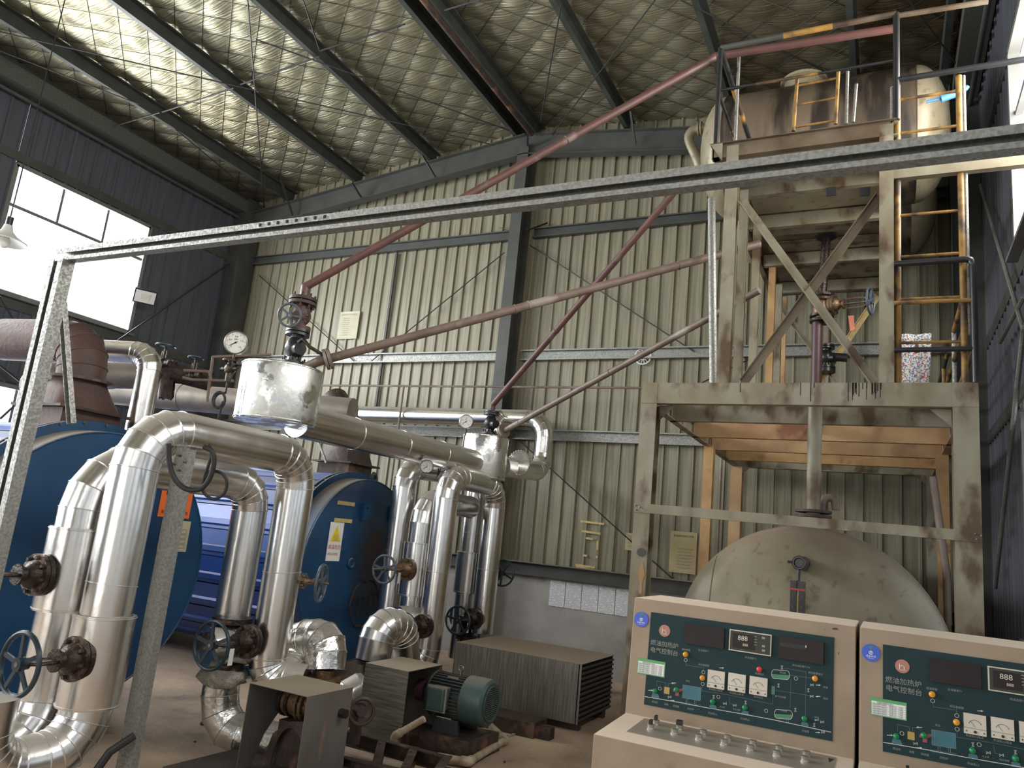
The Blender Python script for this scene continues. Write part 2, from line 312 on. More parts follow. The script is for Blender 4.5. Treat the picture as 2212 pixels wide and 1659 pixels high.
    def bolts(s, c, ax, R, r, h, n, a0=0.2):
        c = V(c); d, a, b = s.frame(V(ax), (0, 0, 1) if abs(V(ax).normalized().z) < .95 else (1, 0, 0))
        for i in range(n):
            t = a0+2*pi*i/n; p = c+(a*cos(t)+b*sin(t))*R; s.cyl(p-d*h/2, p+d*h/2, r, n=6)
        return s
    def poly(s, o, U, Vv, pts, t, nrm):                       # extruded flat outline, pts in (U,V)
        o, U, Vv, nrm = V(o), V(U), V(Vv), V(nrm); n = len(pts)
        vs = [o+U*a+Vv*b for a, b in pts]+[o+U*a+Vv*b+nrm*t for a, b in pts]
        return s.add(vs, [tuple(range(n))[::-1], tuple(range(n, 2*n))]+[(i, (i+1) % n, (i+1) % n+n, i+n) for i in range(n)])

ORG = {}
def world_org(o):
    p = V((0, 0, 0))
    while o: p = p+V(o.location); o = o.parent
    return p
def obj(name, mb, material, parent=None, smooth=35, bevel=0, origin=None):
    if isinstance(material, str): material = M[material]
    vs = mb.v
    if parent is None:
        if origin is None:
            n = len(vs); origin = V((sum(p.x for p in vs)/n, sum(p.y for p in vs)/n, min(p.z for p in vs)))
        og = V(origin)
    else: og = world_org(parent)
    me = bpy.data.meshes.new(name); me.from_pydata([tuple(p-og) for p in vs], [], mb.f); me.update()
    bm = bmesh.new(); bm.from_mesh(me); bmesh.ops.recalc_face_normals(bm, faces=bm.faces); bm.to_mesh(me); bm.free()
    me.materials.append(material)
    if smooth:
        for p in me.polygons: p.use_smooth = True
        me.set_sharp_from_angle(angle=radians(smooth))
    o = bpy.data.objects.new(name, me); COL.objects.link(o)
    if parent is None: o.location = og
    else: o.parent = parent
    if bevel:
        b = o.modifiers.new('bevel', 'BEVEL'); b.width = bevel; b.segments = 2; b.limit_method = 'ANGLE'; b.angle_limit = radians(40)
    return o
def tag(o, label=None, cat=None, group=None, kind=None):
    if label: o['label'] = label
    if cat: o['category'] = cat
    if group: o['group'] = group
    if kind: o['kind'] = kind
    return o
def thing(name, label, cat, loc=(0, 0, 0), group=None):
    o = bpy.data.objects.new(name, None); o.empty_display_size = .1; COL.objects.link(o); o.location = loc
    return tag(o, label, cat, group)
def copy_tree(o, parent=None):
    c = o.copy(); COL.objects.link(c); c.parent = parent
    for ch in list(o.children): copy_tree(ch, c)
    return c
def text(name, body, size, material, parent, o, U, Vv, off=.0015, align='LEFT', sx=1.0):
    cu = bpy.data.curves.new(name, 'FONT'); cu.body = body; cu.size = size; cu.align_x = align; cu.fill_mode = 'FRONT'; cu.resolution_u = 2
    t = bpy.data.objects.new(name, cu); COL.objects.link(t)
    me = bpy.data.meshes.new_from_object(t.evaluated_get(bpy.context.evaluated_depsgraph_get())); bpy.data.objects.remove(t); bpy.data.curves.remove(cu)
    U, Vv = V(U).normalized(), V(Vv).normalized(); n = U.cross(Vv); og = world_org(parent); o = V(o)
    for v in me.vertices: v.co = o+U*v.co.x*sx+Vv*v.co.y+n*off-og
    me.materials.clear(); me.materials.append(M[material]); q = bpy.data.objects.new(name, me); COL.objects.link(q); q.parent = parent
    return q

# pipe clad in sheet metal: straight lengths, mitred elbow segments and raised seams
def fillet(pts, R, n):
    pts = [V(p) for p in pts]; out = [(pts[0], False)]
    for i in range(1, len(pts)-1):
        a = (pts[i-1]-pts[i]).normalized(); b = (pts[i+1]-pts[i]).normalized(); ang = a.angle(b)
        if pi-ang < .08: out.append((pts[i], False)); continue
        rr = R[i] if isinstance(R, dict) and i in R else (R if not isinstance(R, dict) else R[0])
        t = rr/math.tan(ang/2); lim = .49*min((pts[i-1]-pts[i]).length, (pts[i+1]-pts[i]).length)
        if i in (1,): lim = max(lim, min((pts[0]-pts[1]).length*.98, .49*(pts[2]-pts[1]).length if len(pts) > 3 else (pts[2]-pts[1]).length*.98))
        t = min(t, lim); rr = t*math.tan(ang/2)
        c = pts[i]+(a+b).normalized()*(rr/sin(ang/2)); p0 = pts[i]+a*t; v0 = p0-c; v1 = pts[i]+b*t-c; tot = v0.angle(v1); axis = v0.cross(v1).normalized()
        for k in range(n+1):
            out.append((c+Matrix.Rotation(tot*k/n, 3, axis) @ v0, 0 < k <= n))
    out.append((pts[-1], False)); return out       # flag: the segment ending here belongs to an elbow
def clad_pipe(label, pts, r, R, material='alu', n=5, joint=.9, cat='pipe', group=None, name='insulated_pipe', ends=True, seg_mat=None, lap=True):
    P = fillet(pts, R, n); pos = [p for p, f in P]; k = len(pos); root = thing(name, label, cat, tuple(pos[min(range(k), key=lambda i: pos[i].z)]), group)
    D = [(pos[i+1]-pos[i]).normalized() for i in range(k-1)]; NN = 28
    u = V((0, 0, 1)) if abs(D[0].z) < .9 else V((1, 0, 0)); u = (u-D[0]*u.dot(D[0])).normalized(); rings = []
    for i in range(k):
        if i > 0 and i < k-1 or i == k-1:
            d = D[min(i, k-2)] if i < k-1 else D[-1]
        else: d = D[0]
        dprev = D[i-1] if i > 0 else D[0]
        nrm = (dprev+d).normalized()
        ring = []
        w_ = dprev.cross(u)
        for j in range(NN):
            o = u*cos(2*pi*j/NN)*r+w_*sin(2*pi*j/NN)*r; t = -o.dot(nrm)/dprev.dot(nrm); ring.append(pos[i]+o+dprev*t)
        rings.append(ring); u = (u-d*u.dot(d)).normalized()
        # keep alignment: rotate frame by minimal rotation
        if i < k-1 and i > 0:
            q = dprev.rotation_difference(d); u2 = V(ring[0]-pos[i]); u2 = u2-d*u2.dot(d); u = u2.normalized()
    def seam(ring, i):
        c = pos[i]; b = MB(); b.path([c+(p-c)*1.012 for p in ring], max(.0035, r*.028), 6, True); obj('seam_bead', b, material, root)
    for i in range(k-1):
        b = MB(); b.add(rings[i]+rings[i+1], [(j, (j+1) % NN, (j+1) % NN+NN, j+NN) for j in range(NN)])
        if i == 0 and ends: b.f.append(tuple(range(NN)))
        if i == k-2 and ends: b.f.append(tuple(range(NN, 2*NN)))
        elb = P[i+1][1]
        s_ = obj('elbow_segment' if elb else 'pipe_section', b, (seg_mat or material) if elb else material, root)
        if i > 0 and (pos[i]-pos[i-1]).length > .02: seam(rings[i], i)
        L_ = (pos[i+1]-pos[i]).length
        if not elb and L_ > joint*1.3 and lap:
            m_ = int(L_/joint)
            for q in range(1, m_+1):
                t = q/(m_+1); c = pos[i].lerp(pos[i+1], t); b = MB(); b.path([c+(rings[i][j].lerp(rings[i+1][j], t)-c)*1.01 for j in range(NN)], .003, 6, True); obj('seam_bead', b, material, root)
    return root
def sleeve(root, p0, p1, r, material='alu', name='valve_sleeve'):
    p0, p1 = V(p0), V(p1); d = (p1-p0); L_ = d.length
    b = MB(); b.lathe(p0, d, [(r*.86, .0), (r, .0), (r, L_), (r*.86, L_)], 30); s_ = obj(name, b, material, root)
    for t in (.01, L_-.01):
        b = MB(); b.torus(p0+d.normalized()*t, d, r*1.005, .005, 30, 6); obj('seam_bead', b, material, s_)
    return s_

# hand-wheel valve: local +Z runs from the pipe to the wheel
def valve(name, label, loc, rot=(0, 0, 0), sc=1.0, L=.32, wheel='wheel', body='castiron', spokes=5, stemout=.0, flange=.115, R=.155, tagged=False, group=None, cat='valve'):
    r = thing(name, label, cat, (0, 0, 0), group)
    b = MB(); b.cyl((0, 0, -.06), (0, 0, .0), flange*.62); b.cyl((0, 0, -.012), (0, 0, .014), flange, n=28); b.cyl((0, 0, .018), (0, 0, .042), flange, n=28); obj('body_flange', b, body, r)
    b = MB(); b.bolts((0, 0, .02), (0, 0, 1), flange*.82, .011, .085, 8); tag(obj('flange_bolts', b, 'iron' if body != 'castiron' else 'rustdark', r), kind='stuff')
    b = MB(); b.lathe((0, 0, 0), (0, 0, 1), [(flange*.7, .04), (flange*.62, .07), (flange*.36, .095), (flange*.34, .12), (flange*.5, .125), (flange*.5, .14), (.001, .14)], 20); obj('bonnet', b, body, r)
    b = MB()
    for s_ in (-1, 1): b.path([(s_*.03, 0, .135), (s_*.052, 0, .17), (s_*.052, 0, L-.07), (s_*.02, 0, L-.025)], .0095, 8)
    b.cyl((0, 0, L-.04), (0, 0, L-.01), .028); obj('yoke', b, body, r)
    b = MB(); b.cyl((0, 0, .13), (0, 0, L+.02+stemout), .012, n=12); obj('stem', b, 'iron', r)
    b = MB(); b.torus((0, 0, L), (0, 0, 1), R-.012, .0125, 40, 10)
    h = obj('handwheel', b, wheel, r)
    b = MB(); b.cyl((0, 0, L-.018), (0, 0, L+.018), .034, n=16); obj('hub', b, wheel, h)
    for i in range(spokes):
        a = 2*pi*i/spokes+.4; b = MB(); b.prof((cos(a)*.025, sin(a)*.025, L), (cos(a)*(R-.015), sin(a)*(R-.015), L), [(-.011, -.006), (.011, -.006), (.011, .006), (-.011, .006)]); obj('spoke', b, wheel, h)
    if tagged:
        b = MB(); b.box(.0, .004, -.022, .022, -.0, .0); b = MB(); b.add([(.03, -.14, .16), (.03, -.14, .20), (.03, -.03, .20), (.03, -.03, .16), (.032, -.14, .16), (.032, -.14, .20), (.032, -.03, .20), (.032, -.03, .16)], [(0, 1, 2, 3), (7, 6, 5, 4), (0, 4, 5, 1), (1, 5, 6, 2), (2, 6, 7, 3), (3, 7, 4, 0)])
        tag(obj('valve_tag', b, 'white', r), 'white paper tag')
    r.location = loc; r.rotation_euler = rot; r.scale = (sc, sc, sc)
    return r
FY = (pi/2, 0, 0)      # wheel towards -Y

def gauge(label, c, nrm, R, stem=None, group=None, name='pressure_gauge', sweep=True):
    c = V(c); nrm = V(nrm).normalized(); r = thing(name, label, 'gauge', c, group)
    b = MB(); b.lathe(c, nrm, [(.001, -.035), (R*.96, -.035), (R, -.03), (R, .008), (R*.9, .012), (R*.9, .004)], 36); obj('case', b, 'iron', r)
    b = MB(); b.cyl(c+nrm*.001, c+nrm*.004, R*.9, n=36); d_ = obj('dial', b, 'gaugeface', r)
    _, a, u = b.frame(nrm, (0, 0, 1)); a = -a if a.dot(RGT) < 0 else a
    b = MB()
    for i in range(11):
        t = radians(225-27*i); p = c+nrm*.0055+(a*cos(t)+u*sin(t))*R*.78; q = c+nrm*.0055+(a*cos(t)+u*sin(t))*R*(.66 if i % 2 == 0 else .72); b.beam(p, q, R*.025, .001, nrm)
    obj('dial_marks', b, 'blackink', d_)
    for i, s_ in enumerate(('0', '0.4', '0.8', '1.2', '1.6')):
        t = radians(225-67.5*i); p = c+(a*cos(t)+u*sin(t))*R*.5-u*R*.07; text('dial_number', s_, R*.22, 'blackink', d_, p, a, u, .006, 'CENTER')
    text('unit_mark', 'MPa', R*.2, 'blackink', d_, c+u*R*.2, a, u, .006, 'CENTER')
    b = MB(); t = radians(212); b.poly(c+nrm*.007, a, u, [(cos(t)*R*.72, sin(t)*R*.72), (cos(t+1.57)*R*.05, sin(t+1.57)*R*.05), (-cos(t)*R*.22, -sin(t)*R*.22), (-cos(t+1.57)*R*.05, -sin(t+1.57)*R*.05)], .002, nrm); b.cyl(c+nrm*.006, c+nrm*.012, R*.07); obj('needle', b, 'blackink', r)
    if stem:
        b = MB(); b.path([c-V((0, 0, R*.9))-nrm*.015]+[V(p) for p in stem], .007, 8); obj('stem_tube', b, 'castiron', r)
    return r

# ================================================================== SETTING
fl = MB(); fl.box(XL-.2, XR+.2, YF-.2, YB+.2, -.15, 0); tag(obj('floor', fl, 'floor', smooth=0), kind='structure')
# back wall -----------------------------------------------------------
DADO = 1.2
wb = MB(); wb.box(XL-.2, XR+.2, YB+.06, YB+.16, DADO, 8.5); wall_back = tag(obj('wall_back', wb, 'purlin', smooth=0), kind='structure')
b = MB(); b.box(XL-.2, XR+.2, YB-.12, YB+.16, 0, DADO); tag(obj('dado', b, 'dado', wall_back), 'grey cement rendered low wall')
b = MB(); b.box(XL, XR, YB-.2, YB+.05, DADO, DADO+.03); b.chan((XL, YB-.13, DADO+.1), (XR, YB-.13, DADO+.1), .05, .14); obj('base_rail', b, 'steel_grey', wall_back)
b = MB(); b.box(XL, XR, YB-.2, YB-.12, DADO+.165, DADO+.18); obj('rail_ledge', b, 'coversheet', wall_back)
def sheet(parent, ax, wall, a, bb, z0, ztop, material, nrm, name='cladding_sheet', pitch=.2):
    # folded sheet: flat pans with narrow raised ribs; ax='x' for back wall, 'y' for side walls
    pr = []; n = max(1, round((bb-a)/pitch)); p = (bb-a)/n
    for i in range(n):
        s = a+i*p
        pr += [(s+.002, 0), (s+p-.05, 0), (s+p-.042, .028), (s+p-.014, .028), (s+p-.006, 0)]
    pr.append((bb-.002, 0)); mb = MB(); k = len(pr)
    def P(t, h, z): return (t, wall+nrm*h, z) if ax == 'x' else (wall+nrm*h, t, z)
    vs = [P(t, h, z0) for t, h in pr]+[P(t, h, ztop(t) if callable(ztop) else ztop) for t, h in pr]
    mb.add(vs, [(i, i+1, i+1+k, i+k) for i in range(k-1)])
    return obj(name, mb, material, parent, smooth=0)
x = XL
while x < XR-.01:
    e = min(x+.82, XR); sheet(wall_back, 'x', YB, x, e, DADO+.05, lambda t: zroof(t)+.02, 'wallsheet', -1); x = e
for z, y in ((6.40, YB-.12), (4.41, YB-.12), (3.20, YB-.12)):
    for a, c in ((XL+.1, -5.32), (-4.98, XR-.1)):
        b = MB(); b.chan((a, y+.07, z), (c, y+.07, z), .07, .16, .006, lip=.02, flip=1); obj('wall_girt', b, 'galv' if z < 5 else 'steel_grey', wall_back)
# side walls ----------------------------------------------------------
ZW = [(1.35, 3.09), (4.38, 6.25)]
def side_wall(name, X, nrm, wins, material):
    b = MB(); b.box(min(X, X-nrm*.14), max(X, X-nrm*.14), YF, YB, 0, DADO); root = tag(obj(name, b, 'dado', smooth=0), kind='structure')
    cuts = []; y = YF; segs = []
    for a, c in wins: segs += [(y, a, False), (a, c, True)]; y = c
    segs.append((y, YB, False))
    for a, c, w_ in segs:
        n = max(1, round((c-a)/.84)); p = (c-a)/n
        for i in range(n):
            iv = [(DADO, ZW[0][0]), (ZW[0][1], ZW[1][0]), (ZW[1][1], ZE+.05)] if w_ else [(DADO, ZE+.05)]
            for z0, z1 in iv: sheet(root, 'y', X, a+i*p, a+(i+1)*p, z0, z1, material, nrm, pitch=.21)
    b = MB(); 
    for z in (3.22, 4.25, 6.38):
        b = MB(); b.chan((X+nrm*.03, YF, z), (X+nrm*.03, YB-.1, z), .09, .14, .006, lip=.02, flip=nrm*-1 if nrm < 0 else -1 if False else (1 if nrm < 0 else -1)); obj('wall_girt', b, 'steel_grey', root)
    return root
wall_left = side_wall('wall_left', XL, 1, WIN_L, 'shadedsheet')
wall_right = side_wall('wall_right', XR, -1, WIN_R, 'shadedsheet')
wn = 0
for X, nrm, wins in ((XL, 1, WIN_L), (XR, -1, WIN_R)):
    for a, c in wins:
        for z0, z1 in ZW:
            wn += 1; fr = MB(); X0 = X+nrm*.01
            for (p, q) in (((X0, a, z0), (X0, a, z1)), ((X0, c, z0), (X0, c, z1))): fr.beam(p, q, .06, .09, (1, 0, 0))
            for z in (z0, z1): fr.beam((X0, a, z), (X0, c, z), .09, .06)
            wr = tag(obj('window_%d' % wn, fr, 'winframe', smooth=0), kind='structure')
            b = MB(); zt = z0+(z1-z0)*.68; b.beam((X0-nrm*.02, a, zt), (X0-nrm*.02, c, zt), .05, .045); obj('transom', b, 'winframe', wr, smooth=0)
            for k in (1, 2):
                y = a+(c-a)*k/3; b = MB(); b.beam((X0-nrm*.03, y, z0 if k == 1 and z0 < 4 else zt), (X0-nrm*.03, y, z1), .035, .035, (1, 0, 0)); obj('mullion', b, 'winframe', wr, smooth=0)
            b = MB(); b.box(min(X0, X0+nrm*.1), max(X0, X0+nrm*.1), a-.05, c+.05, z0-.05, z0-.02); obj('sill', b, 'winframe', wr, smooth=0)
# front wall with a wide opening behind the camera
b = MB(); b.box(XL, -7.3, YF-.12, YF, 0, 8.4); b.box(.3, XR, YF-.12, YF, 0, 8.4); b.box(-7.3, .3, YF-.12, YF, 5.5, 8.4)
tag(obj('wall_front', b, 'shadedsheet', smooth=0), kind='structure')
# roof ------------------------------------------------------------------
def foil_grid():
    b = MB(); st = .055; nx = int((XR-XL)/st)+1; ny = int((YB-YF)/st)+1
    for j in range(ny+1):
        y = YF+(YB-YF)*j/ny
        for i in range(nx+1):
            x = XL+(XR-XL)*i/nx; u = x/.52+y/.46; v = x/.52-y/.46
            # batting sags between the wires
            h = .034*abs(sin(pi*u))**.7*abs(sin(pi*v))**.7 + .006*sin(x*9+y*2.3)*sin(y*5.1)
            b.v.append(V((x, y, zroof(x)-h)))
    for j in range(ny):
        for i in range(nx): o = j*(nx+1)+i; b.f.append((o, o+1, o+nx+2, o+nx+1))
    return b
ceiling = tag(obj('ceiling', foil_grid(), 'foil', smooth=60, origin=(0, 0, 8)), kind='structure')
b = MB(); b.add([(XL-.3, YF-.3, ZE+.02), (RX, YF-.3, 8.37), (XR+.3, YF-.3, ZE+.02), (XL-.3, YB+.3, ZE+.02), (RX, YB+.3, 8.37), (XR+.3, YB+.3, ZE+.02)], [(0, 1, 4, 3), (1, 2, 5, 4)]); obj('roof_sheet', b, 'purlin', ceiling, smooth=0)
b = MB()
for s in (1, -1):
    k = -60
    while k < 60:
        # wire along u or v = k
        pts = []
        for x in (XL, RX, XR):
            y = (k-x/.52)*.46 if s > 0 else (x/.52-k)*.46
            pts.append(V((x, y, zroof(x)-.016)))
        for p, q in ((pts[0], pts[1]), (pts[1], pts[2])):
            if max(p.y, q.y) < YF or min(p.y, q.y) > YB: continue
            t0 = 0; t1 = 1
            for lim, sg in ((YF, 1), (YB, -1)):
                a_, c_ = (p.y-lim)*sg, (q.y-lim)*sg
                if a_ < 0 and c_ < 0: t1 = -1
                elif a_ < 0: t0 = max(t0, -a_/(c_-a_))
                elif c_ < 0: t1 = min(t1, a_/(a_-c_))
            if t1 > t0: b.cyl(p.lerp(q, t0), p.lerp(q, t1), .0042, n=4, cap=False)
        k += 1
tag(obj('wire_netting', b, 'rod', ceiling, smooth=0), kind='stuff')
for x in (-10.18, -8.6, -7.0, -5.36, -5.02, -3.5, -1.9, -.35, .6):
    b = MB(); z = zroof(x)-.06; b.prof((x, YF, z-.11), (x, YB-.05, z-.11), [(-.035, -.11), (.035, -.11), (.035, -.095), (-.02, -.095), (-.02, .095), (.06, .095), (.06, .11), (-.035, .11)]); obj('purlin', b, 'purlin', ceiling, smooth=0)
for y in (9.72, 3.7, -2.3):
    for s in (-1, 1):
        e = XL+.1 if s < 0 else XR-.1; hh = .36
        b = MB(); b.ibeam((RX, y, zroof(RX)-.30-hh/2), (e, y, zroof(e)-.30-hh/2-(.12 if True else 0)), .16, hh, .014); obj('rafter', b, 'steel_grey', ceiling, smooth=0)
# eaves struts along the side walls
for X, s in ((XL, 1), (XR, -1)):
    b = MB(); b.chan((X+s*.30, YF, ZE-.26), (X+s*.30, YB-.25, ZE-.26), .26, .24, .008, lip=.025, flip=-s); obj('eaves_beam', b, 'eaves', ceiling, smooth=0)
    b = MB(); b.cyl((X+s*.12, YF, ZE-.46), (X+s*.12, YB-.2, ZE-.46), .03); obj('eaves_tube', b, 'steel_grey', ceiling)
    b = MB(); b.box(min(X, X+s*.10), max(X, X+s*.10), YF, YB, ZE-.05, ZE+.12); obj('eaves_strip', b, 'purlin', ceiling, smooth=0)
# tube struts and fly braces under the purlins
b = MB(); b.cyl((RX+.12, 3.7, zroof(RX)-.36), (RX+.12, 9.6, zroof(RX)-.36), .045); b2 = b
obj('ridge_tube', b, 'rustdark', ceiling)
def roofpt(px, py, dz=.32):
    p = W(px, py, 2, 7.8)
    for _ in range(6): p = W(px, py, 2, zroof(p.x)-dz)
    return p
for a, c in (((0, 69), (1123, 326)), ((553, 85), (1100, 282)), ((1212, 10), (1168, 262)), ((1415, 0), (1170, 320)), ((1470, 0), (1790, 158)), ((1948, -20), (2075, 150)), ((535, 0), (571, 448)), ((0, 110), (300, 225)), ((380, 280), (560, 430)), ((655, 0), (690, 108))):
    p, q = roofpt(*a), roofpt(*c); b = MB(); b.cyl(p, q, .0095, n=8); obj('tie_rod', b, 'rod', ceiling)
for a, c in (((248, 272), (345, 243)), ((350, 242), (505, 190)), ((520, 182), (690, 122)), ((690, 110), (875, 52)), ((960, 22), (1100, -20))):
    p, q = roofpt(*a), roofpt(*c); b = MB(); b.cyl(p, q, .012, n=8); obj('purlin_spacer', b, 'rod', ceiling)
for a, c in (((607, 388), (632, 465)), ((760, 395), (780, 427)), ((912, 335), (940, 383)), ((1362, 240), (1372, 312)), ((1140, 290), (1140, 315))):
    p = W(*a, 1, 9.35); q = W(*c, 1, 9.62); b = MB(); b.beam(p, q, .03, .03); obj('fly_brace', b, 'rod', ceiling)
# wall bracing rods
for a, c in (((560, 595), (770, 785)), ((800, 782), (1090, 545)), ((1120, 950), (1480, 1275)), ((1145, 530), (1500, 760)), ((1650, 760), (1510, 830))):
    b = MB(); b.cyl(W(*a, 1, YB-.1), W(*c, 1, YB-.1), .009, n=8); obj('brace_rod', b, 'rod', wall_back)
for a, c in (((240, 745), (495, 570)), ((0, 640), (32, 695)), ((0, 790), (50, 830)), ((0, 905), (60, 850))):
    b = MB(); b.cyl(W(*a, 0, XL+.2), W(*c, 0, XL+.2), .014, n=8); obj('brace_rod', b, 'rod', wall_left)
b = MB(); b.box(XL+.02, XL+.35, YB-.42, YB-.06, 0, ZE-.1); obj('corner_column', b, 'steel_grey', wall_back, smooth=0)
b = MB(); b.box(-7.62, -7.58, YB-.06, YB-.03, 3.2, 6.3); obj('joint_strip', b, 'steel_grey', wall_back, smooth=0)
# columns
def column(x, y, label, w_=.19, d=.32, top=None, rot=False):
    t = thing('steel_column', label, 'column', (x, y, 0)); top = top or zroof(x)-.5
    b = MB(); b.ibeam((x, y, 0), (x, y, top), w_, d, .014, (0, 1, 0) if not rot else (1, 0, 0)); obj('shaft', b, 'steel_grey', t, smooth=0)
    b = MB(); b.box(x-.2, x+.2, y-.2, y+.2, 0, .025); obj('base_plate', b, 'steel_grey', t, smooth=0)
    if not rot:
        for s in (-1, 1):
            b = MB(); b.prof((x+s*.1, y, 6.40+.0), (x+s*.42, y+.12, 6.56), [(-.03, -.003), (.03, -.003), (.03, .003), (-.03, .003)]); obj('knee_plate', b, 'steel_grey', t, smooth=0)
column(-5.17, 9.80, 'tall dark grey steel column in the middle of the back wall')
column(.82, 9.3, 'dark steel column in the back right corner behind the tower', top=7.5, rot=True)
column(.86, 3.9, 'dark steel column on the right wall outside the tower', top=7.4, rot=True)
# right wall bracing
for a, c in (((2118, 400), (2212, 715)), ((2212, 700), (2150, 1270)), ((2160, 740), (2212, 640))):
    b = MB(); b.cyl(W(*a, 0, XR-.1), W(*c, 0, XR-.1), .018, n=8); obj('brace_tube', b, 'galv', wall_right)

# ================================================================== PAPERS, LAMPS ON WALLS
for i, px in enumerate((1190, 1225, 1259, 1294, 1330)):
    pa, pb = W(px, 1262, 1, YB-.125), None; x0 = -4.155+i*.238
    lab = ['leftmost printed sheet in the row on the grey low wall', 'second printed sheet from the left on the grey low wall', 'middle printed sheet of five on the grey low wall', 'fourth printed sheet from the left on the grey low wall', 'rightmost printed sheet in the row, next to the rusty frame post'][i]
    b = MB(); b.box(x0, x0+.228, YB-.128, YB-.122, .83, 1.17); tag(obj('paper_notice', b, 'doc', smooth=0), lab, 'notice', 'printed sheets on the low wall')
b = MB(); b.box(-8.64, -8.215, YB-.045, YB-.037, 4.78, 5.28); po = tag(obj('wall_poster', b, 'paper_cream', smooth=0), 'faded cream poster high on the back wall left of the column', 'poster')
text('poster_heading', '热载体炉安全操作规程', .036, 'dimink', po, (-8.62, YB-.045, 5.21), (1, 0, 0), (0, 0, 1))
for k in range(9): text('poster_line', '一二三四五六七八九'[k]+'、严格遵守操作规程', .018, 'dimink', po, (-8.59, YB-.045, 5.15-k*.038), (1, 0, 0), (0, 0, 1))
po = MB(); po.box(-2.54, -2.19, YB-.05, YB-.04, 1.46, 1.99); po = tag(obj('wall_poster', po, 'paper_old', smooth=0), 'oil-stained yellow poster on the wall behind the left frame post', 'poster')
text('poster_heading', '管道维修保养工作制', .03, 'blackink', po, (-2.50, YB-.05, 1.92), (1, 0, 0), (0, 0, 1))
for k in range(7): text('poster_line', ('检查阀门 管道连接处', '有无泄漏及时处理')[k % 2], .022, 'dimink', po, (-2.44, YB-.05, 1.76-k*.04), (1, 0, 0), (0, 0, 1))
po = MB(); po.box(-3.15, -2.86, YB-.05, YB-.04, 1.68, 1.91); po = tag(obj('wall_certificate', po, 'paper_old', smooth=0), 'small yellow certificate on the wall left of the rusty frame post', 'notice')
for k in range(4): text('certificate_line', ('许可证', '安全运行', '单位名称', '注册登记')[k], .028, 'dimink', po, (-3.12, YB-.05, 1.86-k*.045), (1, 0, 0), (0, 0, 1))
tp = [((1254, 1126), (1305, 1132)), ((1256, 1147), (1297, 1153)), ((1266, 1162), (1281, 1165)), ((1291, 1168), (1290, 1188)), ((1260, 1199), (1268, 1201)), ((1287, 1202), (1291, 1204)), ((1243, 1220), (1285, 1226)), ((1244, 1224), (1298, 1235))]
TL = ['topmost long strip of yellowed tape on the back wall above the grey low wall', 'second strip of yellowed tape from the top on the back wall', 'short orange tape piece under the two long strips', 'upright strip of yellowed tape on the back wall', 'tiny left tape scrap above the bottom strips', 'tiny right tape scrap above the bottom strips', 'upper of the two slanted strips of tape just above the base rail', 'lowest slanted strip of tape just above the base rail']
for ti, (a, c) in enumerate(tp):
    p, q = W(*a, 1, YB-.032), W(*c, 1, YB-.032); b = MB(); b.prof(p, q, [(-.002, -.014), (.002, -.014), (.002, .014), (-.002, .014)], (0, 0, 1)); tag(obj('tape_strip', b, 'tape', smooth=0), TL[ti], 'tape', 'tape remains on the back wall')
# floodlight by the left window
c = V((-10.85, 7.75, 4.93)); t = thing('floodlight', 'square flood light beside the left window', 'lamp', c)
n_ = V((.75, -.45, -.5)).normalized(); b = MB(); _, a_, u_ = b.frame(n_, (0, 0, 1)); a_ = -a_
b.poly(c-n_*.05, a_, u_, [(-.17, -.12), (.17, -.12), (.17, .12), (-.17, .12)], .05, n_); obj('housing', b, 'black', t, smooth=0)
b = MB(); b.poly(c, a_, u_, [(-.15, -.10), (.15, -.10), (.15, .10), (-.15, .10)], .006, n_); obj('reflector', b, 'white', t, smooth=0)
b = MB(); b.poly(c+n_*.006, a_, u_, [(-.07, -.05), (.07, -.05), (.07, .05), (-.07, .05)], .004, n_); obj('led_plate', b, 'lens', t, smooth=0)
b = MB(); b.path([c-n_*.05-a_*.14, c-n_*.15-a_*.14, c-n_*.15+a_*.14, c-n_*.05+a_*.14], .01, 6); b.path([c-n_*.15, V((XL, 7.8, 4.95))], .014, 6); obj('bracket', b, 'white', t)
# pendant lamp by the window
c = WD(10, 520, 7.2); t = thing('pendant_lamp', 'enamel dish lamp hanging at the left edge before the bright window', 'lamp', c)
b = MB(); b.lathe(c, (0, 0, 1), [(.035, .16), (.05, .10), (.10, .05), (.19, .0), (.192, -.01), (.18, -.002), (.09, .035), (.03, .06)], 30); obj('lamp_shade', b, 'white', t)
b = MB(); b.sphere(c+V((0, 0, -.01)), .05, sc=(1, 1, 1.3)); obj('bulb', b, 'gaugeface', t)
b = MB(); b.cyl(c+V((0, 0, .15)), c+V((0, 0, .24)), .03); b.cyl(c+V((0, 0, .2)), V((c.x, c.y, zroof(c.x)-.05)), .006, n=6); obj('cord', b, 'black', t)
# white round wall vent
c = V((-3.07, YB-.06, 4.37)); t = thing('wall_fan', 'small round white fan grille on the upper back wall rail', 'fan', c)
b = MB(); b.torus(c, (0, 1, 0), .115, .012, 28, 6); b.torus(c, (0, 1, 0), .05, .01, 20, 6); b.cyl(c-V((0, .01, 0)), c+V((0, .03, 0)), .03); obj('rim', b, 'white', t)
for i in range(14):
    a = i*pi/7; b = MB(); b.beam(c+V((cos(a)*.05, 0, sin(a)*.05)), c+V((cos(a)*.112, 0, sin(a)*.112)), .008, .008); obj('grille_bar', b, 'white', t)

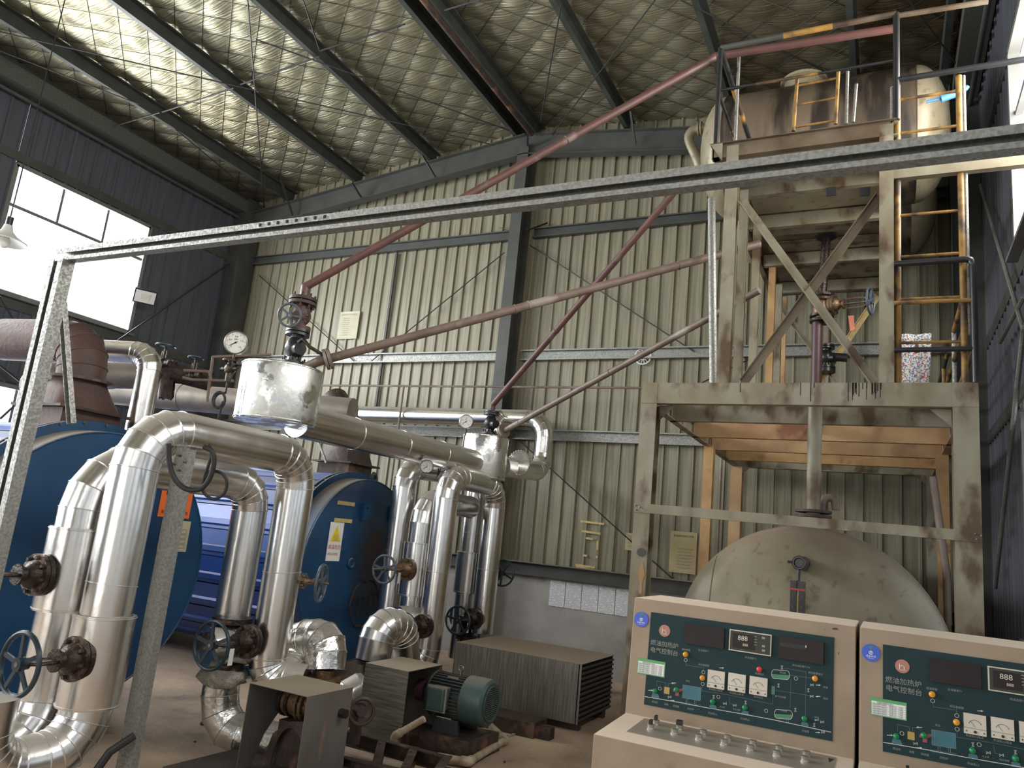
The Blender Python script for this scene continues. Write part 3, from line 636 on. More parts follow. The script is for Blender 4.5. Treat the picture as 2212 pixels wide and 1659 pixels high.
# ================================================================== BOILERS
def sooty(me, c1, c2):
    # burner soot: a smoke stain with its own ragged outline on the door paint
    m = M['blue'].copy(); m.name = 'blue_paint_with_burner_soot'; nt = m.node_tree; N = nt.nodes; L = nt.links; b = N['Principled BSDF']
    src = b.inputs['Base Color'].links[0].from_socket; tc = N.new('ShaderNodeTexCoord'); n = N.new('ShaderNodeTexNoise'); n.inputs['Scale'].default_value = 5; n.inputs['Detail'].default_value = 6; L.new(tc.outputs['Object'], n.inputs[0])
    prev = src
    for c, r0, r1, col in ((c1, .15, .50, (.012, .012, .014)), (c1, .02, .22, (.045, .018, .016)), (c2, .05, .36, (.035, .028, .022))):
        d = N.new('ShaderNodeVectorMath'); d.operation = 'DISTANCE'; L.new(tc.outputs['Object'], d.inputs[0]); d.inputs[1].default_value = c
        a = N.new('ShaderNodeMath'); a.operation = 'MULTIPLY_ADD'; L.new(n.outputs[0], a.inputs[0]); a.inputs[1].default_value = -.55; L.new(d.outputs['Value'], a.inputs[2])
        r = N.new('ShaderNodeMapRange'); L.new(a.outputs[0], r.inputs[0]); r.inputs[1].default_value = r0-.275; r.inputs[2].default_value = r1-.275; r.inputs[3].default_value = .93; r.inputs[4].default_value = 0
        x = N.new('ShaderNodeMix'); x.data_type = 'RGBA'; L.new(r.outputs[0], x.inputs[0]); L.new(prev, x.inputs[6]); x.inputs[7].default_value = (*col, 1); prev = x.outputs[2]
    L.new(prev, b.inputs['Base Color']); me.materials[0] = m
def boiler(cy, label, sheetx, first):
    X, r, cz = -5.2, 1.0, 1.19; t = thing('boiler', label, 'boiler', (X, cy, 0))
    b = MB(); b.lathe((X-4.6, cy, cz), (1, 0, 0), [(.001, 0), (r*.98, 0), (r*.98, 4.22)], 56); obj('shell', b, 'bluesheet', t, smooth=40)
    # cladding sheets around the shell with standing ribs running along it
    for i in range(22):
        a0 = 2*pi*i/22; b = MB(); rr = r*1.0
        pr = [(a0+.01, rr), (a0+.17, rr), (a0+.185, rr+.022), (a0+.235, rr+.022), (a0+.25, rr), (a0+2*pi/22-.004, rr)]; k = len(pr)
        for xx in (X-4.6, X-.28): b.v += [V((xx, cy+cos(a)*q, cz+sin(a)*q)) for a, q in pr]
        b.f += [(j, j+1, j+1+k, j+k) for j in range(k-1)]; obj('cladding_sheet', b, 'bluesheet', t, smooth=0)
    b = MB(); b.lathe((X-.30, cy, cz), (1, 0, 0), [(r*.9, 0), (r*1.055, 0), (r*1.055, .02), (r*1.03, .025), (r*1.03, .06), (r*1.055, .065), (r*1.055, .085), (r*.9, .085)], 64); rim = obj('rim_flange', b, 'blue', t)
    b = MB(); b.bolts((X-.26, cy, cz), (1, 0, 0), r*1.04, .012, .11, 36); tag(obj('rim_bolts', b, 'steel_grey', t), kind='stuff')
    b = MB(); b.lathe((X-.22, cy, cz), (1, 0, 0), [(r*.985, 0), (r*.98, .205), (r*.97, .22), (.001, .22)], 64); door = obj('front_door', b, 'blue', t, smooth=30)
    b = MB(); b.torus((X, cy, cz), (1, 0, 0), r*.973, .008, 64, 6); obj('door_edge_bead', b, 'blue', t)
    # lifting lug on top
    b = MB(); b.poly((X-.27, cy+.36, cz+.98), (0, 1, 0), (0, 0, 1), [(-.09, -.02), (.09, -.06), (.07, .05), (.04, .11), (-.02, .12), (-.06, .08)], .02, (1, 0, 0)); lg = obj('lifting_lug', b, 'wheelgrey', t, smooth=0)
    b = MB(); b.cyl((X-.275, cy+.37, cz+1.04), (X-.245, cy+.37, cz+1.04), .026); obj('lug_hole', b, 'void', lg)
    # saddle feet
    for xx in (X-.9, X-3.6):
        b = MB(); b.box(xx-.12, xx+.12, cy-.75, cy+.75, 0, .45); obj('saddle', b, 'blue', t, smooth=0)
    if first: return t
    # burner opening and soot
    hq = W(787, 1303, 0, X); by, bz = hq.y, hq.z; sq = W(806, 1185, 0, X)
    sooty(door.data, (0, sq.y-cy, sq.z), (0, by-cy+.05, bz+.12))
    b = MB(); b.torus((X+.004, by, bz), (1, 0, 0), .26, .008, 40, 6); obj('hatch_ring', b, 'rustdark', t)
    for a in (2.9, 1.9, .35, 5.2, 4.2):
        b = MB(); c = V((X+.01, by+cos(a)*.26, bz+sin(a)*.26)); b.cyl(c, c+V((.045, 0, 0)), .02, n=10); b.cyl(c+V((.03, 0, 0)), c+V((.07, 0, 0)), .011, n=8); obj('hatch_clamp', b, 'rustdark', t)
    c = W(757, 1217, 0, X); b = MB(); b.torus((X+.01, c.y, c.z), (1, 0, 0), .045, .014, 24, 8); b.cyl((X, c.y, c.z), (X+.012, c.y, c.z), .034); obj('sight_port', b, 'blue', t)
    for px in (776, 800):
        c = W(px, 1289, 0, X); b = MB(); q = [(0, -.10), (0, 0), (.09, 0), (.09, -.13), (0, -.13), (0, -.22)]
        b.path([(X+.012, c.y+a, c.z+e) for a, e in q], .004, 6); obj('wire_handle', b, 'rustdark', t)
    for px, py in ((783, 1103), (846, 1108)):
        c = W(px, py, 0, X); b = MB(); b.poly((X, c.y, c.z), (0, 1, 0), (0, 0, 1), [(-.04, -.10), (.01, -.10), (.07, .0), (.07, .08), (-.04, .08)], .05, (1, 0, 0)); h = obj('hinge_bracket', b, 'blue', t, smooth=0)
        b = MB(); b.cyl((X+.03, c.y+.02, c.z+.03), (X+.055, c.y+.02, c.z+.03), .016, n=12); obj('hinge_eye', b, 'void', h)
    return t
boiler(6.95, 'blue round boiler in the middle with a high temperature warning sign on its door', 0, False)
boiler(3.74, 'large blue round boiler at the left edge behind the shiny pipes', 0, True)
# warning sign on the middle boiler
X = -5.195
def facept(px, py): return W(px, py, 0, X)
p0 = facept(697, 1194)
sg = MB(); y0, z0 = 6.32, 1.265; sg.box(X, X+.006, y0, y0+.22, z0, z0+.40); sg = tag(obj('warning_sign', sg, 'sticker_white', smooth=0), 'white sign with a yellow triangle on the middle blue boiler', 'sign')
b = MB(); b.poly((X+.006, y0+.11, z0+.20), (0, 1, 0), (0, 0, 1), [(-.085, 0), (.085, 0), (0, .17)], .0015, (1, 0, 0)); tr = obj('warning_triangle', b, 'yellowink', sg, smooth=0)
for k in range(3):
    b = MB(); b.path([(X+.0085, y0+.085+k*.025+.006*sin(i*1.4), z0+.055+.16+i*.008) for i in range(8)], .0025, 5); obj('heat_wave_mark', b, 'dimink', tr)
b = MB(); b.box(X+.0075, X+.0085, y0+.06, y0+.16, z0+.21, z0+.214); obj('triangle_base_mark', b, 'dimink', tr, smooth=0)
text('sign_text', '高温危险', .052, 'redink', sg, (X+.006, y0+.008, z0+.125), (0, 1, 0), (0, 0, 1), .002)
text('sign_text', 'HIGH RISK', .036, 'redink', sg, (X+.006, y0+.012, z0+.06), (0, 1, 0), (0, 0, 1), .002)
for (a, c, lab) in (((729, 1085), (766, 1090), 'upper strip of yellowed tape on the middle blue boiler door'), ((722, 1122), (760, 1127), 'lower strip of yellowed tape just above the warning sign')):
    p, q = facept(*a), facept(*c); b = MB(); b.box(X, X+.003, p.y, q.y, (p.z+q.z)/2-.02, (p.z+q.z)/2+.02); tag(obj('tape_strip', b, 'tape', smooth=0), lab, 'tape')
p, q = facept(340, 1110), facept(412, 1056)
sg = MB(); sg.box(X, X+.006, p.y, q.y+.03, p.z-.02, q.z+.02); sg = tag(obj('notice_sign', sg, 'orangesign', smooth=0), 'orange notice on the left blue boiler behind the shiny pipes', 'sign')
w_ = q.y+.03-p.y; zc = (p.z+q.z)/2+.05
for k in range(2):
    y = p.y+.05+k*(w_-.05)/2; b = MB(); b.path([(X+.008, y, zc), (X+.008, y, zc+.09), (X+.008, y+w_/2-.08, zc+.09), (X+.008, y+w_/2-.08, zc)], .009, 4, True); obj('box_mark', b, 'blackink', sg)
text('sign_text', '未经许可不得入内', w_/9.2, 'blackink', sg, (X+.006, p.y+.02, p.z+.01), (0, 1, 0), (0, 0, 1), .002)
p, q = facept(338, 1190), facept(411, 1132)
sg = MB(); sg.box(X, X+.006, p.y, q.y, p.z, q.z+.02); sg = tag(obj('notice_sheet', sg, 'paper_cream', smooth=0), 'pale yellow printed sheet on the left blue boiler below the orange notice', 'notice')
b = MB()
for k in range(4): b.path([(X+.008, q.y-.13, q.z-.05-k*.04), (X+.008, q.y-.03, q.z-.05-k*.04), (X+.008, q.y-.03, q.z-.08-k*.04), (X+.008, q.y-.13, q.z-.08-k*.04)], .002, 4, True)
obj('form_boxes', b, 'dimink', sg)
b = MB(); p, q = facept(22, 1160), facept(40, 1075); b.box(X, X+.006, p.y-.15, q.y-.02, p.z, q.z); tag(obj('notice_sheet', b, 'paper_cream', smooth=0), 'cream sheet at the left edge of the left blue boiler behind the galvanised post', 'notice')

# ================================================================== SUPPORT FRAME OF GALVANISED CHANNEL
GY = 2.42
t = thing('overhead_gantry', 'galvanised channel frame with a long overhead beam and a post at the left edge', 'frame', (-4.05, GY, 0))
p0 = W(150, 562, 1, GY); zb = p0.z-.02; xb = p0.x
def twinlip(b, p, q, w_, h, up=(0, 0, 1), l0=.036, l1=.044, t=.004):
    a = h/2
    return b.prof(p, q, [(0, -a), (w_, -a), (w_, -a+l0), (w_-t, -a+l0), (w_-t, -a+t), (t, -a+t), (t, a-t), (w_-t, a-t), (w_-t, a-l1), (w_, a-l1), (w_, a), (0, a)], up)
b = MB(); twinlip(b, (xb-.05, GY, zb+.036), (.98, GY, zb+.036), .05, .075, l0=.020, l1=.030); obj('beam_channel', b, 'galv', t, smooth=0)
for k in range(8):
    b = MB(); x = -2.62+k*.055; b.box(x, x+.012, GY-.0535, GY-.049, zb+.052, zb+.066); obj('slot', b, 'void', t, smooth=0)
ptop = V((xb+.0, GY, zb)); pbot = V((W(10, 1150, 1, GY).x, GY, 0)); pbot.x = ptop.x+.0
b = MB(); twinlip(b, ptop, pbot, .07, .115, (1, 0, 0)); obj('post', b, 'galv', t, smooth=0)
p, q = W(140, 655, 1, GY+.16), W(160, 915, 1, GY+.3)
b = MB(); b.chan(p, q, .03, .045, .004, (1, 0, 0)); obj('brace', b, 'galv', t, smooth=0)
p, q = W(402, 966, 0, -3.80), W(272, 1659, 0, -3.80)
yy = (p.y+q.y)/2
t = thing('pipe_post', 'galvanised channel post standing under the overhead arch of the front pipe', 'post', (-3.8, yy, 0))
b = MB(); b.chan((-3.8, yy-.02, 0.01), (-3.8, yy-.02, p.z), .05, .118, .005, (1, 0, 0), lip=.02, flip=1); obj('channel', b, 'galv', t, smooth=0)
b = MB(); b.box(-3.93, -3.67, yy-.1, yy+.12, 0, .01); obj('foot_plate', b, 'galv', t, smooth=0)
b = MB(); b.box(-3.88, -3.72, yy-.03, yy+.09, p.z, p.z+.012); obj('top_plate', b, 'galv', t, smooth=0)
b = MB(); b.bolts((-3.8, yy-.03, p.z-.1), (0, 1, 0), .045, .008, .03, 4); tag(obj('bolt', b, 'iron', t), kind='stuff')
b = MB(); b.path([(-3.72, yy-.05, .42), (-3.78, yy-.14, .34), (-3.84, yy-.18, .2), (-3.8, yy-.2, .02)], .022, 10); tag(obj('drain_hose', b, 'rubber'), 'short black hose curling at the foot of the galvanised post', 'hose')

# ================================================================== PIPE GROUP OF THE LEFT BOILER
rA = .137; XA = -4.0; YA0, YA1, ZA = 3.02, 4.40, 2.13
yq = W(-14, 1540, 0, XA).y
A = clad_pipe('thickest shiny pipe arching up and over in the left foreground', [(XA, yq-.04, .66), (XA, yq-.04, .30), (XA, YA0, .30), (XA, YA0, ZA), (XA, YA1, ZA), (XA, YA1, .52), (XA+.28, YA1+.12, .52)], rA, {0: .26, 1: .19, 2: .24, 3: .26, 4: .24, 5: .18}, 'alu', 5, .85)
s1, s2 = W(233, 1327, 0, XA), W(195, 1523, 0, XA)
sleeve(A, (XA, YA0, s2.z), (XA, YA0, s1.z), rA*1.2)
# lower, parallel loop
XB = -4.34; YB0, YB1, ZB = 2.98, 4.32, 1.90
B = clad_pipe('shiny pipe loop running just behind and below the foreground arch', [(XB, yq+.1, .28), (XB, YB0, .28), (XB, YB0, ZB), (XB, YB1, ZB), (XB, YB1, .93)], .13, {0: .24, 1: .24, 2: .30, 3: .2}, 'alu', 4, .85)
s1, s2 = W(155, 1139, 0, XB), W(130, 1318, 0, XB)
sleeve(B, (XB, YB0, s2.z), (XB, YB0, s1.z), .155)
# wheels and valves
v1 = W(171, 1420, 0, XA)
valve('gate_valve', 'large dark valve with blue-green wheel at the lower left edge', (XA+.02, YA0-rA*1.2+.04, v1.z), FY, 1.05, L=.31, flange=.115, R=.16)
v2 = W(98, 1241, 0, XB)
valve('gate_valve', 'upper dark flanged valve at the left edge, its wheel cut off by the frame', (XB, YB0-.17, v2.z), FY, 1.0, L=.40, flange=.118, R=.155)
v3 = W(522, 1387, 0, XA)
valve('gate_valve', 'valve with blue-green wheel in front of the arch pipe above the wool collar', (XA, YA1-rA-.08, v3.z), FY, 1.0, L=.34, flange=.115, R=.165, tagged=True)
# valve body, wool collar and elbow under pipe B rear leg
xc, yc = XB+.18, YB1-.02
xc, yc = W(480, 1470, 0, XB+.1).x, W(480, 1470, 0, XB+.1).y
t = thing('globe_valve', 'oily black valve body under the rear leg of the lower pipe loop', 'valve', (xc, yc, .55))
b = MB(); b.cyl((xc, yc, .58), (xc, yc, .62), .14, n=28); obj('lower_flange', b, 'castiron', t)
b = MB(); b.lathe((xc, yc, .62), (0, 0, 1), [(.08, 0), (.13, .1), (.13, .2), (.09, .27)], 24); b.cyl((xc, yc, .74), (xc, yc-.22, .78), .075, .06); obj('body', b, 'castiron', t)
b = MB(); b.cyl((xc, yc, .89), (xc, yc, .93), .14, n=28); obj('upper_flange', b, 'castiron', t)
b = MB(); b.lathe((xc, yc, .46), (0, 0, 1), [(.10, 0), (.155, .02), (.17, .06), (.155, .11), (.11, .13)], 40)
for i, p in enumerate(b.v): p.x += .014*sin(i*2.3); p.y += .014*sin(i*3.7); p.z += .012*sin(i*5.1)
tag(obj('wool_collar', b, 'wool', smooth=80), 'ragged collar of white mineral wool under the black valve', 'insulation')
clad_pipe('dull metal clad elbow below the wool collar bending to the near pump cover', [(xc, yc, .50), (xc, yc, .16), (xc+.55, yc+.12, .16)], .128, .24, 'alu_dent', 3)
# swan neck over the near pump
pts = [WD(598, 1446, 5.52), WD(632, 1428, 5.6), WD(655, 1392, 5.66), WD(692, 1385, 5.6), WD(700, 1412, 5.52), WD(702, 1446, 5.5)]
clad_pipe('dented swan neck pipe bend behind the near sheet cover', [V((XA+.12, YA1+.05, .50)), pts[1]+V((0, 0, -.03)), pts[2]+V((-.05, 0, .02)), pts[3]+V((.06, 0, .02)), pts[5]], .15, .26, 'alu_dent', 3)
c = pts[5]; t = thing('pump_outlet', 'rusty yellow flanged pump outlet under the swan neck bend', 'flange', (c.x, c.y, .3))
b = MB(); b.cyl(c-V((0, 0, .07)), c-V((0, 0, .045)), .125); b.cyl(c-V((0, 0, .1)), c-V((0, 0, .075)), .125); obj('flange', b, 'brass_rust', t)
b = MB(); b.cyl(c-V((0, 0, .35)), c-V((0, 0, .0)), .07); obj('neck', b, 'brass_rust', t)
# drum 1 (air separator)
def drum(cx, cy, z0, z1, r, label, material):
    t = thing('separator_drum', label, 'tank', (cx, cy, z0))
    b = MB(); b.lathe((cx, cy, z0), (0, 0, 1), [(.001, 0), (r*.985, 0), (r, .01), (r, z1-z0-.008), (r*.99, z1-z0), (.001, z1-z0)], 48); obj('shell', b, material, t)
    for z in (z0+.012, z1-.012):
        b = MB(); b.torus((cx, cy, z), (0, 0, 1), r*1.003, .006, 48, 6); obj('seam_bead', b, material, t)
    a = -1.75; b = MB(); b.beam((cx+cos(a)*r, cy+sin(a)*r, z0), (cx+cos(a)*r, cy+sin(a)*r, z1), .016, .006, (cos(a), sin(a), 0)); obj('seam_strip', b, material, t)
    return t
dp = W(572, 856, 0, -4.32); D1 = (-4.32, dp.y)
z1 = W(598, 790, 0, -4.32).z; z0 = W(583, 912, 0, -4.32).z
drum(D1[0], D1[1]+.15, z0, z1, .315, 'large bright metal drum with patchy stains above the foreground pipe arch', 'alu_bright')
dp = W(1046, 985, 0, -4.3); z2 = W(1046, 942, 0, -4.3).z; z3 = W(1040, 1035, 0, -4.3).z
D2 = (-4.3, dp.y)
drum(D2[0], D2[1], z3, z2, .275, 'smaller metal drum above the middle pipe group near the back wall', 'alu_bright')
# long pipe between the drums
clad_pipe('long shiny pipe running between the two metal drums', [(-4.33, D1[1]+.40, 2.46), (-4.31, D2[1]-.25, 2.50)], .145, .2, 'alu', 4, .75)
# gauges
g = WD(510, 740, 5.15)
def dir_cam(p, t=.6): q = (CP-p); q.z = 0; q.normalize(); return (q*t+V((.0, -1, 0))*(1-t)).normalized()
gauge('large round white pressure gauge on a stem left of the big metal drum', g, dir_cam(g)+V((0, 0, -.12)), .082, [WD(504, 777, 5.2), WD(500, 800, 5.2), WD(492, 822, 5.2), WD(487, 850, 5.2)])
c = WD(497, 797, 5.22); t = thing('gauge_cock', 'small black gauge cock valve left of the big metal drum', 'valve', c)
b = MB(); b.cyl(c-V((0, 0, .09)), c+V((0, 0, .06)), .022); b.sphere(c, .04, 12, 8); b.cyl(c-V((.08, 0, -.0)), c+V((.07, 0, 0)), .016); obj('body', b, 'castiron', t)
b = MB(); b.torus(c+V((.01, -.02, .055)), (0, 0, 1), .045, .008, 20, 6); obj('handle', b, 'castiron', t)
c = WD(476, 866, 5.2); b = MB(); n_ = dir_cam(c); _, a_, u_ = b.frame(n_, (0, 0, 1))
b.path([WD(487, 848, 5.2)]+[c+(a_*sin(a)*.04+u_*cos(a)*.055)+n_*.006*a for a in [i*2*pi/16 for i in range(0, 28)]]+[WD(472, 905, 5.2)], .009, 8); tag(obj('siphon_tube', b, 'rubber'), 'black looped siphon tube left of the big metal drum', 'tube')
g = WD(1007, 911, 8.5); gauge('medium white pressure gauge left of the black valve on the smaller drum', g, dir_cam(g), .082, [WD(1008, 930, 8.5), WD(1003, 945, 8.5), WD(999, 975, 8.55), WD(994, 1010, 8.6)])
g = WD(922, 1008, 7.6); gauge('small tilted white gauge on the clamp above the middle pipe group', g, dir_cam(g)+V((.2, 0, -.35)), .068, [WD(945, 1022, 7.7)])
# valves on the first drum
zt = z1; cx, cy = D1[0]+.07, D1[1]+.17
def stack(cx, cy, zt, sc, label, angle=True):
    t = thing('check_valve', label, 'valve', (cx, cy, zt))
    b = MB(); b.cyl((cx, cy, zt-.02), (cx, cy, zt+.02*sc), .105*sc, n=26); b.cyl((cx, cy, zt+.028*sc), (cx, cy, zt+.05*sc), .105*sc, n=26); obj('lower_flange', b, 'black', t)
    b = MB(); b.bolts((cx, cy, zt+.03*sc), (0, 0, 1), .085*sc, .009*sc, .11*sc, 8); tag(obj('bolts', b, 'rustdark', t), kind='stuff')
    b = MB(); b.lathe((cx, cy, zt+.04*sc), (0, 0, 1), [(.055*sc, 0), (.05*sc, .05*sc), (.075*sc, .09*sc), (.085*sc, .13*sc), (.07*sc, .18*sc), (.05*sc, .21*sc), (.055*sc, .25*sc)], 22)
    b.cyl((cx, cy, zt+.16*sc), (cx+.10*sc, cy-.05*sc, zt+.15*sc), .06*sc, .05*sc); obj('body', b, 'black', t)
    b = MB(); b.cyl((cx, cy, zt+.27*sc), (cx, cy, zt+.29*sc), .095*sc, n=26); b.cyl((cx, cy, zt+.30*sc), (cx, cy, zt+.32*sc), .095*sc, n=26); obj('upper_flange', b, 'black', t)
    return t
stack(cx, cy, zt, 1.0, 'black check valve on top of the big metal drum')
tz = zt+.32
t = thing('gate_valve', 'grey gate valve body on top of the black check valve over the big drum', 'valve', (cx, cy, tz))
b = MB(); b.cyl((cx, cy, tz), (cx, cy, tz+.03), .095, n=26); b.lathe((cx, cy, tz+.03), (0, 0, 1), [(.05, 0), (.055, .05), (.075, .09), (.075, .14), (.055, .18), (.055, .21)], 22); obj('body', b, 'rust', t)
b = MB(); b.cyl((cx, cy, tz+.21), (cx, cy, tz+.235), .11, n=26); b.cyl((cx, cy, tz+.245), (cx, cy, tz+.27), .11, n=26); obj('upper_flange', b, 'rustdark', t)
b = MB(); b.bolts((cx, cy, tz+.24), (0, 0, 1), .09, .009, .12, 8); tag(obj('bolts', b, 'rustdark', t), kind='stuff')
wdir = (WD(577, 678, 5.35)-V((cx, cy, tz+.12))).normalized(); wq = V((0, 0, 1)).rotation_difference(wdir).to_euler()
valve('gate_valve', 'angled valve bonnet with grey-blue wheel above the big metal drum', (cx, cy, tz+.12), tuple(wq), .72, L=.36, flange=.115, R=.135, wheel='wheelgrey', body='rust')
# thin brown pipes rising to the tower
T1 = V((cx, cy, tz+.27)); 
def run(name, label, pts, r, material, cat='pipe', collars=()):
    t = thing(name, label, cat, tuple(V(pts[0])))
    for i in range(len(pts)-1):
        b = MB(); b.cyl(pts[i], pts[i+1], r, n=16); obj('pipe_length', b, material, t)
        if i: b = MB(); b.sphere(pts[i], r*1.04, 14, 10); obj('elbow', b, material, t)
    for k, f in collars:
        c = V(pts[k]).lerp(V(pts[k+1]), f); d = (V(pts[k+1])-V(pts[k])).normalized()
        b = MB(); b.torus(c, d, r*1.0, r*.16, 20, 6); obj('weld_bead', b, material, t)
    return t
TOWX = -1.12
run('riser_pipe', 'red-brown pipe climbing from the big drum to the top railing of the tower', [T1, T1+V((0, 0, .10)), W(1545, 122, 1, 5.9), W(1930, 62, 1, 5.95)], .034, 'redpipe', collars=((1, .3), (1, .62)))
sd = V((cx+.24, cy+.02, zt+.06)); e2 = W(1640, 527, 0, -1.0)
run('riser_pipe', 'pale brown pipe sloping from the side of the big drum up to the tower posts', [V((cx+.02, cy+.0, zt-.03)), sd, e2], .036, 'brownpipe', collars=((1, .1), (1, .42), (1, .45), (1, .8)))
c = sd.lerp(e2, .022); d = (e2-sd).normalized(); t = thing('pipe_flange', 'pair of rusty bolted flanges where the pale pipe leaves the big drum', 'flange', c)
b = MB(); b.cyl(c-d*.035, c-d*.012, .085, n=24); b.cyl(c-d*.006, c+d*.018, .085, n=24); obj('flange', b, 'brownpipe', t)
b = MB(); b.path([V((cx+.08, cy-.06, zt+.2)), V((cx+.14, cy-.08, zt+.22)), V((cx+.2, cy-.06, zt+.16)), c], .014, 8); tag(obj('bypass_tube', b, 'castiron'), 'short dark bypass tube from the black check valve to the flanges', 'tube')
# second drum valve and pipes
cx2, cy2 = D2[0]+.04, D2[1]
stack(cx2, cy2, z2, .98, 'glossy black check valve on the smaller drum')
T2 = V((cx2, cy2, z2+.31))
run('riser_pipe', 'dark red pipe rising steeply from the smaller drum toward the upper tank', [T2, T2+V((0, 0, .08)), W(1502, 362, 1, 7.0)], .036, 'redpipe', collars=((1, .35), (1, .7)))
s2_ = V((cx2+.14, cy2, z2+.05)); e3 = W(1640, 627, 0, -1.0)
run('riser_pipe', 'thin brown pipe sloping up from the smaller drum past the round fan', [V((cx2, cy2, z2+.0)), s2_, e3], .033, 'brownpipe', collars=((1, .1), (1, .5)))
c = s2_.lerp(e3, .02); d = (e3-s2_).normalized(); t = thing('pipe_flange', 'pair of rusty flanges beside the glossy black valve on the smaller drum', 'flange', c)
b = MB(); b.cyl(c-d*.03, c-d*.012, .085, n=24); b.cyl(c-d*.006, c+d*.014, .085, n=24); obj('flange', b, 'brownpipe', t)

# ================================================================== PIPE GROUP OF THE MIDDLE BOILER
X2 = -4.2; Y20, Y21, Z2 = 6.93, 8.06, 2.28
clad_pipe('tall shiny arch pipe of the middle boiler, front leg bending left at the floor', [(X2-.35, Y20-.25, .30), (X2, Y20, .30), (X2, Y20, Z2), (X2, Y21, Z2), (X2, Y21, .58)], .13, {0: .22, 1: .2, 2: .26, 3: .26}, 'alu', 5, .9)
X3 = -4.5
P = clad_pipe('shiny pipe with a wide sleeve left of the tall arch pipe of the middle boiler', [(X3, 6.98, .3), (X3, 6.98, 2.0), (X3, 8.02, 2.0)], .13, .26, 'alu', 4, .9)
sleeve(P, (X3, 6.98, W(893, 1287, 0, X3).z), (X3, 6.98, W(905, 1172, 0, X3).z), .158)
P = clad_pipe('shiny rear pipe with sleeve standing behind the middle arch pipe', [(X3, 8.12, .25), (X3, 8.12, 2.42)], .125, .2, 'alu', 4, .9)
sleeve(P, (X3, 8.12, W(1005, 1280, 0, X3).z), (X3, 8.12, W(1015, 1192, 0, X3).z), .155)
X4 = -4.85
P = clad_pipe('leftmost shiny pipe elbow beside the middle boiler door', [(X4, 7.08, .01), (X4, 7.08, 2.36), (X4+.02, 8.2, 2.40)], .13, .25, 'alu', 5, .9)
b = MB(); c = V((X4+.01, 7.55, 2.40)); b.torus(c, (0, 1, 0), .14, .008, 30, 6); tag(obj('pipe_clamp', b, 'rustdark'), 'thin rusty clamp ring holding the small tilted gauge', 'clamp')
v4 = W(866, 1230, 0, X3)
valve('gate_valve', 'brown flanged valve with grey-blue wheel in front of the middle boiler door', (X3, 6.98-.17, v4.z), FY, .98, L=.42, flange=.118, R=.15, wheel='wheelgrey', body='brass_rust', stemout=.16, tagged=True)
v6 = W(912, 1353, 0, X2)
valve('gate_valve', 'brown valve with dark blue wheel low on the middle arch pipe', (X2, Y20-.15, v6.z), FY, 1.0, L=.36, flange=.118, R=.155, body='castiron', tagged=True)
v7 = W(1046, 1335, 0, X2)
valve('gate_valve', 'brown valve with dark blue wheel just left of the ribbed metal box', (X2-.02, Y21-.18, v7.z), FY, 1.0, L=.37, flange=.118, R=.16, body='castiron', tagged=True)
b = MB(); b.cyl((X2-.02, Y21-.19, v7.z), (X2, Y21, v7.z), .095); tag(obj('valve_branch', b, 'alu_old'), 'short torn metal clad branch behind the brown valve', 'pipe')
valve('gate_valve', 'half hidden valve wheel sticking out right of the rear arch leg', (X2+.02, Y21+.15, W(1090, 1240, 0, -4.05).z), (-pi/2, 0, 0), 1.0, L=.20, flange=.09, R=.165, body='castiron')
v5 = W(650, 1241, 0, -4.35)
valve('gate_valve', 'valve wheel seen edge on right of the foreground arch rear leg', (XA+.04, YA1+.14, v5.z), (pi/2, 0, radians(112.7)), .95, L=.19, flange=.06, R=.15, wheel='wheelgrey', body='brass_rust', stemout=.04)
# cut pipe stubs behind the wheels
for (px, py, dd, lab) in ((1000, 1332, 8.9, 'wide pipe stub behind the wheel next to the ribbed box'), (872, 1338, 7.7, 'wide pipe stub behind the low dark blue wheel of the middle group'), (462, 1398, 5.25, 'bright pipe end behind the blue-green wheel over the wool collar')):
    c = WD(px-14, py, dd); b = MB(); b.lathe(c, (.35, 1, .0), [(.001, .0), (.13, 0), (.135, .02), (.135, .38)], 30); tag(obj('pipe_stub', b, 'alu'), lab, 'pipe')
for (x, y, z, lab) in ((X2-.2, Y21+.02, .62, 'black valve body beside the rear leg of the middle arch pipe'),):
    b = MB(); b.cyl((x, y, .25), (x, y, .7), .09); b.cyl((x, y, .48), (x, y, .52), .13); b.cyl((x, y, .70), (x, y, .74), .13); tag(obj('angle_valve', b, 'castiron'), lab, 'valve')
b = MB(); b.box(-4.55, -4.52, 7.25, 7.55, 0, .62); b.box(-4.55, -4.40, 7.25, 7.28, 0, .62); b.box(-4.44, -4.38, 7.3, 7.45, 0, .6); tag(obj('blue_bracket', b, 'bluesheet', smooth=0), 'dark blue steel support standing between the far pump cover and the ribbed box', 'support')
# swan neck and inlet bends of the far pump
a1, a2, a3, a4 = WD(805, 1425, 6.35), WD(822, 1368, 6.4), WD(858, 1362, 6.6), WD(872, 1432, 6.7)
clad_pipe('shiny inverted U bend above the far pump cover', [a1-V((0, 0, .0)), a2+V((-.02, 0, .06)), a3+V((.03, 0, .04)), a4], .15, {0: .2, 1: .2, 2: .2}, 'alu', 4, ends=True)
b = MB(); b.cyl(a1-V((0, 0, .03)), a1-V((0, 0, .0)), .14, n=28); b.cyl(a1-V((0, 0, .3)), a1-V((0, 0, .03)), .08); tag(obj('pump_flange', b, 'castiron'), 'black flange under the open end of the shiny inverted U bend', 'flange')
c0, c1, c2 = WD(757, 1580, 6.2), WD(745, 1480, 6.15), WD(800, 1490, 6.3)
clad_pipe('shiny elbow pipe entering the left side of the far pump cover', [WD(735, 1560, 6.2), WD(742, 1478, 6.2), WD(835, 1496, 6.4)], .125, .16, 'alu', 4)

